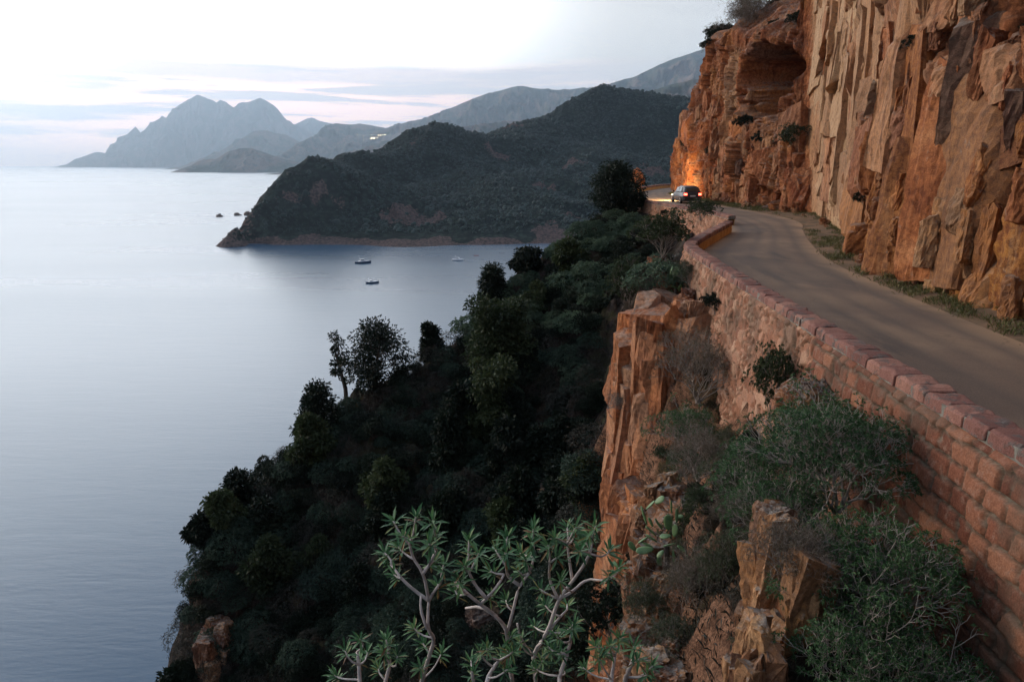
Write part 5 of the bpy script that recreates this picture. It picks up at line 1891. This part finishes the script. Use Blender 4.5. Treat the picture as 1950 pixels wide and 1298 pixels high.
put_px('k', 1288, 410, 49.5, .75, 'smaller round bush right of the other one on the far wall', cat='bush')
put_px('t', 1160, 775, 19.5, .45, 'small grey tuft sticking out of the left edge of the orange pillar', tilt=(0, -.8))
# dry scrub in the gap between pillar and ledge
for k, (kind, a, b, y, sc, lb) in enumerate([
        ('h', 1400, 960, 11.8, 1.15, 'brown feathery heath bush in the shady gap left of the ledge'), ('t', 1330, 905, 13.8, .9, 'dry grey twigs below the large twiggy shrub'),
        ('h', 1340, 1010, 12.4, .9, 'dark feathery heath right of the lower prickly pear'), ('g', 1325, 1030, 12.0, .62, 'green leafy shrub close behind the lower prickly pear'),
        ('h', 1385, 1120, 9.9, 1.0, 'reddish brown heath bush low in the gap beside the pale slab'), ('t', 1345, 1150, 10.2, .8, 'grey twiggy scrub at the bottom of the gap'),
        ('h', 1280, 1250, 9.4, .8, 'green-brown heath tuft in front of the lower rocks'), ('h', 1225, 1180, 10.6, .8, 'heath tuft on the rocks below the prickly pear'),
        ('k', 1160, 1190, 12.5, 1.5, 'broad dark bush behind the right branches of the foreground spurge'), ('s', 1300, 900, 14.5, .55, 'small spurge above the lower prickly pear'),
        ('t', 1500, 1090, 7.2, .55, 'grey dead tuft on the edge of the ledge'), ('h', 1440, 1010, 9.0, .55, 'dark tuft in the crack beside the pale rock edge'),
        ('h', 1300, 1130, 10.8, .6, 'pale grassy tuft under the prickly pear pads'), ('k', 1215, 1090, 12.6, .75, 'low dark bush at the foot of the orange pillar')]):
    put_px(kind, a, b, y, sc, lb)
put_px('h', 1440, 1255, 6.9, .45, 'green-grey tuft growing on the face of the pale slab')

for k in range(34):
    yy = rs.uniform(7.5, 19)
    xx = rs.uniform(2.3, 4.9)
    kd = 'hthtkg'[k % 6]
    nm_ = {'h': 'brown heath tuft', 't': 'grey twiggy tuft', 'k': 'dark little bush', 'g': 'small green shrub'}[kd]
    put(kd, (xx, yy, ground(xx, yy) - .05), rs.uniform(.35, .75), nm_ + ' among the scrub on the rocky bank below the wall', group='scrub on the bank below the wall')
# ---- plants on the cliff
for kind, yy, zz_, sc, lb in [('g', 49.2, 4.9, 1.5, 'green bush growing beside the pale slab of the cliff'), ('k', 68.3, 4.5, 2.2, 'dark shrub low in the gully of the far cliff'), ('k', 68.4, 6.8, 2.2, 'dark shrub in the middle of the cliff gully'),
                              ('k', 68.2, 9.4, 2.2, 'dark shrub high in the cliff gully'), ('k', 78.0, 8.0, 2.0, 'dark bush on the seaward edge of the cliff above the far bend'), ('k', 79.0, 5.4, 1.5, 'small bush lower on the seaward edge of the cliff'),
                              ('k', 54.2, 5.3, 1.7, 'grey shrub on the ledge below the cave'), ('k', 51.8, 6.9, 1.5, 'shrub on the right lip of the cave'), ('k', 58.0, 6.6, 1.6, 'shrub on the left lip of the cave'), ('t', 76.5, 14.5, 1.2, 'bare twiggy shrub on the cliff top skyline'),
                              ('k', 73.5, 14.6, 1.5, 'dark shrub on the cliff top skyline'), ('k', 26.2, 2.2, 1.0, 'dark shrub low on the near cliff beside the pale slab'), ('k', 22.0, 5.2, .8, 'small shrub in a crack of the near cliff'), ('k', 21.4, 6.6, .8, 'shrub higher in the same crack of the near cliff'),
                              ('k', 16.6, 3.6, .6, 'small weed clump on the fluted rock at the right edge'), ('k', 17.6, 6.2, .7, 'shrub on the high step of the near cliff'), ('k', 18.2, .35, .6, 'dark clump at the foot of the near cliff')]:
    p_, n_ = on_cliff(yy, zz_)
    put(kind, p_ + np.array((n_[0], n_[1], 0)) * (-.1) - np.array((0, 0, .25 * sc)), sc, lb, cat='bush' if kind == 'k' else 'shrub', tilt=(0, -.3))
top_i = np.where((Pb[:, 1] > 49.6) & (Pb[:, 1] < 80) & (sb > 40))[0]
for k in range(30):
    i = top_i[rs.randint(len(top_i))]
    p_ = CLIFF[i, NH - 25 + int(24 * rs.rand() ** 1.6)]
    put('k' if k % 4 else 't', p_ - np.array((0, 0, .25)), rs.uniform(1.5, 2.8), 'dark scrubby bush on the top of the cliff above the cave', cat='bush', group='bushes on the cliff top')

# grass along the foot of the cliff
lv = Leaves()
n = 120000
i = rs.randint(0, 600, n); j = rs.randint(3, 21, n)
P_ = VERGE[i, j] + np.c_[rs.normal(0, .12, n), rs.normal(0, .12, n), np.zeros(n)]
dn = fbm(P_ / .9, 301, 3)
yk = P_[:, 1]
ok = (dn + .28 * (j > 10) > -.02 + .32 * sstep(yk, 30, 34) * sstep(yk, 52, 48)) & (P_[:, 1] > 3)
P_ = P_[ok]
dr = rs.normal(0, .5, P_.shape); dr[:, 2] = np.abs(dr[:, 2]) + .7
lv.add(P_, dr, rs.uniform(.08, .30, len(P_)), .022, rs, None, .3)
o = link('grass', lv.mesh('grass'), [leaf_mat('verge_grass', (.035, .05, .016), (.14, .125, .05))])
tag(o, 'thin dry grass along the foot of the cliff beside the road', 'grass', kind='stuff')

# ---- prickly pears
m, t = new_mat('cactus_pad')
oc = t.node('ShaderNodeTexCoord').outputs['Object']
n1 = t.noise(oc, 6, 4)
vv = t.node('ShaderNodeTexVoronoi', {'Vector': oc, 'Scale': 34})
c = t.mix(t.ss(n1, .3, .7), (.07, .14, .055), (.15, .235, .095))
c = t.mix(t.ss(vv.outputs['Distance'], .16, .06), c, (.28, .26, .14))
M_cact = finish(m, t, c, .5, n1, .2, .02, .4)


def pad_mesh(L, Wd, T):
    nu, nv_ = 20, 14
    th = np.linspace(0, 2 * np.pi, nu, endpoint=False)
    ph = np.linspace(-np.pi / 2 + .01, np.pi / 2 - .01, nv_)
    TH, PH = np.meshgrid(th, ph, indexing='ij')
    zz_ = (np.sin(PH) + 1) / 2
    wd = np.cos(PH) * (.78 + .34 * zz_)
    return mesh_np('pad', np.stack([Wd / 2 * wd * np.cos(TH), T / 2 * np.cos(PH) ** .7 * np.sin(TH), L * zz_], -1).reshape(-1, 3), [grid_faces(nu, nv_, True)], True)


def prickly(pads, org, sx, y, label, seed):
    """pads: (x, y of the pad's base, x, y of its tip, width) in zoomed pixels"""
    rs_ = np.random.RandomState(seed)
    root_p = at(*org, y)
    root = empty('prickly_pear', root_p)
    for bx, by, tx, ty, wd in pads:
        dy_ = rs_.uniform(-.22, .22)
        a = at(*sx(bx, by), y + dy_); b = at(*sx(tx, ty), y + dy_ + rs_.uniform(-.08, .08))
        L = np.linalg.norm(b - a)
        o = link('pad', pad_mesh(L, wd / 3.1 / F * y * 1.08, .035 + .02 * L), [M_cact], root)
        M = rotmat(b - a, rs_.uniform(-.7, .7))
        M4 = Matrix(np.c_[M, a - root_p].tolist()).to_4x4() if False else Matrix.Identity(4)
        for r_ in range(3):
            for c_ in range(3):
                M4[r_][c_] = float(M[r_, c_])
            M4[r_][3] = float((a - root_p)[r_])
        o.matrix_local = M4
    tr = MB()
    g = np.array((0.05, .05, -.55))
    tr.tube([np.array((0, 0, .1)), g * .5, g], [.05, .06, .06], 7)
    tr.build('stem', M_darkbark, root)
    tag(root, label, 'cactus')
    return root


z1_ = lambda x, y: (1050 + x / 3.104, 880 + y / 3.104)
prickly([(565, 370, 530, 258, 48), (560, 278, 612, 225, 52), (612, 240, 668, 205, 45), (600, 380, 575, 325, 28), (655, 395, 612, 332, 40), (615, 430, 560, 378, 52), (625, 470, 560, 425, 62), (570, 440, 510, 478, 42),
         (600, 500, 530, 470, 50), (605, 510, 500, 525, 52), (500, 520, 455, 470, 46), (690, 400, 690, 308, 56), (725, 440, 735, 365, 46), (705, 430, 640, 440, 62), (740, 360, 742, 268, 20), (735, 325, 778, 315, 30),
         (710, 300, 708, 225, 13), (735, 480, 660, 495, 54), (665, 520, 625, 560, 36), (640, 545, 640, 620, 42), (720, 515, 728, 630, 42), (745, 490, 800, 535, 52), (745, 615, 790, 672, 52), (800, 545, 815, 600, 24)],
        z1_(680, 520), z1_, 11.2, 'broad prickly pear with many oval pads beside the lower rocks', 3)
z2_ = lambda x, y: (1150 + x / 3.82, 280 + y / 3.82)
prickly([(490, 1000, 490, 920, 52), (510, 960, 530, 870, 40), (545, 990, 555, 890, 14), (500, 1050, 430, 1050, 50), (490, 1040, 520, 1088, 50), (540, 1030, 490, 1010, 42), (420, 1060, 350, 1030, 40), (575, 960, 590, 880, 14), (545, 1050, 560, 1000, 26),
         (480, 930, 500, 870, 13)],
        z2_(520, 1050), z2_, 23.2, 'smaller prickly pear on top of the orange pillar by the wall', 4)

# ---- the spurge in the foreground, shaped after the photo
def leaf3(lv, P, D, L, Wd, rs_, tint):
    """a longer leaf of three bent segments with a folded midrib"""
    D = unit(D)
    Sd = unit(np.cross(D, np.array((0, 0, 1.0)) + rs_.normal(0, .25, 3)))
    Nn = unit(np.cross(Sd, D))
    pts, q, d = [], P.copy(), D.copy()
    for i in range(4):
        pts.append(q.copy())
        q = q + d * L / 3
        d = unit(d - np.array((0, 0, .16)) + rs_.normal(0, .09, 3))
    wv = [.25, .85, 1.0, .04]
    for i in range(3):
        for sgn in (-1, 1):
            a0, a1 = pts[i], pts[i + 1]
            b0 = a0 + sgn * Sd * Wd / 2 * wv[i] + Nn * Wd * .14 * wv[i]; b1 = a1 + sgn * Sd * Wd / 2 * wv[i + 1] + Nn * Wd * .14 * wv[i + 1]
            lv.V.append(np.array([a0, a1, b1, b0]))
            lv.T.append(np.full(4, np.clip(tint + .12 * (sgn > 0), 0, 1)))


def near_spurge(stems, tips, y0, label, seed, zoom=(600, 920, 3.0), root_y=None):
    rs_ = np.random.RandomState(seed)
    zx = lambda p_: (zoom[0] + p_[0] / zoom[2], zoom[1] + p_[1] / zoom[2])
    mb, lv = MB(), Leaves()
    nodes = []
    dep = {}
    def P_of(p_, dy):
        return at(*zx(p_), y0 + dy)
    base = None
    for st in stems:
        key = tuple(st[0])
        d0 = dep.get(key, rs_.uniform(-.05, .05))
        pts = []
        dd = d0
        for p_ in st:
            k = tuple(p_)
            if k not in dep:
                dd = dd + rs_.normal(0, .05)
                dep[k] = dd
            dd = dep[k]
            pts.append(P_of(p_, dd))
            nodes.append((p_, dd))
        lvl = st[0][1]
        r0 = .0105 if lvl > 1090 else .0072
        # round the corners a little
        pp, _ = path(pts, .03, 1)
        mb.tube(pp, np.linspace(r0, r0 * .62, len(pp)), 6)
        if lvl > 1090:
            b_ = pts[0]
            gz = min(b_[2] - .25, ground(b_[0] + .1, b_[1]) - .1)
            mb.tube([np.array((b_[0] + .06, b_[1] + .08, gz)), (b_ + np.array((b_[0] + .06, b_[1] + .08, gz))) / 2 + np.array((.03, 0, 0)), b_], [.02, .017, .013], 6)
            base = (b_[0] + .06, b_[1] + .08, gz)
    cand = np.array([n_[0] for n_ in nodes], float)
    for tp in tips:
        tpv = np.array(tp, float)
        dl_ = cand - tpv
        cost = np.hypot(dl_[:, 0], dl_[:, 1]) + np.where(dl_[:, 1] < 15, 260, 0)
        k = int(np.argmin(cost))
        dd = nodes[k][1] + rs_.normal(0, .09)
        a = P_of(nodes[k][0], nodes[k][1]); b = P_of(tp, dd)
        d_ = b - a
        mid = a + d_ * .5 + np.array((d_[0] * .12, 0, -abs(d_[0]) * .12)) + rs_.normal(0, .008, 3)
        pp, _ = path([a, mid, b], .03, 1)
        mb.tube(pp, np.linspace(.0048, .0028, len(pp)), 5)
        ax = unit(unit(b - mid) + np.array((0, -.15, .55)))
        M = rotmat(ax)
        n_ = rs_.randint(15, 21)
        for i in range(n_):
            a_ = i * 2.4 + rs_.normal(0, .2)
            e_ = np.interp(i, [0, n_], [-.25, 1.2]) + rs_.normal(0, .12)
            D = M @ np.array((math.cos(a_) * math.cos(e_), math.sin(a_) * math.cos(e_), math.sin(e_)))
            leaf3(lv, b - ax * .03 * (1 - i / n_), D, .060 * y0 / 2.7 * rs_.uniform(.72, 1.12), .0105 * y0 / 2.7, rs_, (rs_.uniform(.86, 1.0) if (i < 4 and rs_.rand() < .35) else rs_.uniform(.05, .76)))
    off_ = np.array(base)
    root = empty('tree_spurge', base)
    mb.v = [v - off_ for v in mb.v]
    mb.build('branches', M_stem, root, True)
    lv.V = [v - off_ for v in lv.V]
    link('leaves', lv.mesh('leaves'), [L_spurge_near], root)
    tag(root, label, 'shrub')
    return root


M_stem = plain('pale_spurge_stem', (.40, .355, .33), .75, vary=.25, scale=18)
near_spurge([[(605, 1160), (612, 1120), (655, 975), (685, 885), (640, 830), (650, 670)], [(650, 670), (560, 605), (490, 540), (440, 470)], [(650, 670), (620, 510), (560, 430), (540, 350)], [(620, 510), (660, 450), (690, 390), (690, 330)],
             [(650, 670), (690, 600), (715, 570)], [(640, 830), (600, 720), (605, 640)]],
            [(445, 212), (575, 190), (672, 212), (685, 290), (545, 320), (475, 360), (395, 395), (430, 445), (450, 520), (735, 460), (700, 575), (680, 440), (560, 820), (615, 910), (600, 1050), (725, 965), (500, 300), (650, 345)],
            2.75, 'slender tree spurge with one bare crooked stem in front of the dark slope', 1)
near_spurge([[(1130, 1160), (1125, 1110), (1100, 1000), (1100, 840), (1040, 760), (945, 690), (870, 630), (800, 565)], [(1040, 760), (945, 700), (860, 712)], [(945, 690), (980, 655), (1040, 590), (1080, 520)], [(980, 655), (920, 590), (880, 510)],
             [(1265, 1160), (1258, 1100), (1240, 980), (1330, 850), (1390, 660), (1470, 560), (1540, 460)], [(1390, 660), (1470, 620), (1545, 545), (1660, 555)], [(1390, 660), (1335, 550), (1340, 450)], [(1100, 840), (1130, 730), (1165, 580), (1230, 510), (1250, 420)],
             [(1165, 580), (1100, 535), (1090, 470)], [(1540, 460), (1570, 400), (1590, 330)], [(1470, 560), (1455, 450), (1440, 350)], [(1240, 980), (1170, 880), (1155, 800)], [(1330, 850), (1400, 760), (1440, 720)]],
            [(880, 318), (880, 400), (935, 400), (850, 470), (820, 555), (800, 610), (1030, 378), (1100, 300), (1090, 400), (1000, 500), (1170, 395), (1245, 260), (1240, 335), (1370, 310), (1390, 415), (1440, 250), (1510, 385), (1570, 290), (1605, 240),
             (1690, 375), (1740, 475), (1680, 530), (1090, 665), (1400, 555), (1280, 600), (1310, 690), (1440, 690), (1350, 830), (1250, 815), (1480, 800), (1170, 900), (1100, 955), (1160, 495), (1200, 435), (1330, 350), (1480, 300), (1540, 330), (1120, 870), (1300, 1010), (1360, 960), (1020, 640), (1490, 250)],
            2.75, 'wide tree spurge with forking pale branches at the bottom centre', 2)
near_spurge([[(980, 1165), (985, 1110), (1020, 1050), (1050, 1010)], [(900, 1165), (905, 1120), (895, 1080)], [(1400, 1165), (1395, 1100), (1440, 980), (1460, 900)]],
            [(980, 940), (890, 1010), (1060, 985), (940, 960), (1130, 960), (900, 1080), (1400, 960), (1470, 830), (1380, 870), (1330, 930), (1100, 1060), (1250, 1050), (1420, 1060)],
            2.45, 'low spurge sprigs filling in below the wide tree spurge', 3)
near_spurge([[(1690, 1165), (1692, 1120), (1715, 980)], [(1770, 1165), (1772, 1105), (1820, 1000)]],
            [(1640, 965), (1740, 880), (1820, 930), (1900, 1090), (1620, 1000), (1530, 1050), (1690, 930), (1600, 930), (1850, 1000), (1930, 1040)],
            2.5, 'spurge sprigs at the bottom edge below the orange pillar', 4)
near_spurge([[(256, 1165), (255, 1120), (250, 1035), (240, 960)], [(400, 1165), (402, 1125), (430, 1035), (420, 960)]],
            [(170, 950), (255, 888), (260, 1000), (405, 888), (430, 930), (470, 980), (360, 1050), (110, 1095), (300, 960), (390, 960)],
            2.6, 'low leafy spurge at the bottom left of the group', 5)

# ================================================================== HAZE
m, t = new_mat('haze_air')
pv = t.node('ShaderNodeVolumePrincipled', {'Color': (.62, .80, 1.0), 'Density': 5.6e-5, 'Anisotropy': 0.5})
t.node('ShaderNodeOutputMaterial', {1: pv.outputs[0]})
mb = MB()
mb.box((0, 0, 880), (57000, 57000, 2160))
o = mb.build('haze', m)
tag(o, kind='stuff')
o['label'] = 'pale blue sea haze filling the air over the gulf'
o['category'] = 'haze'
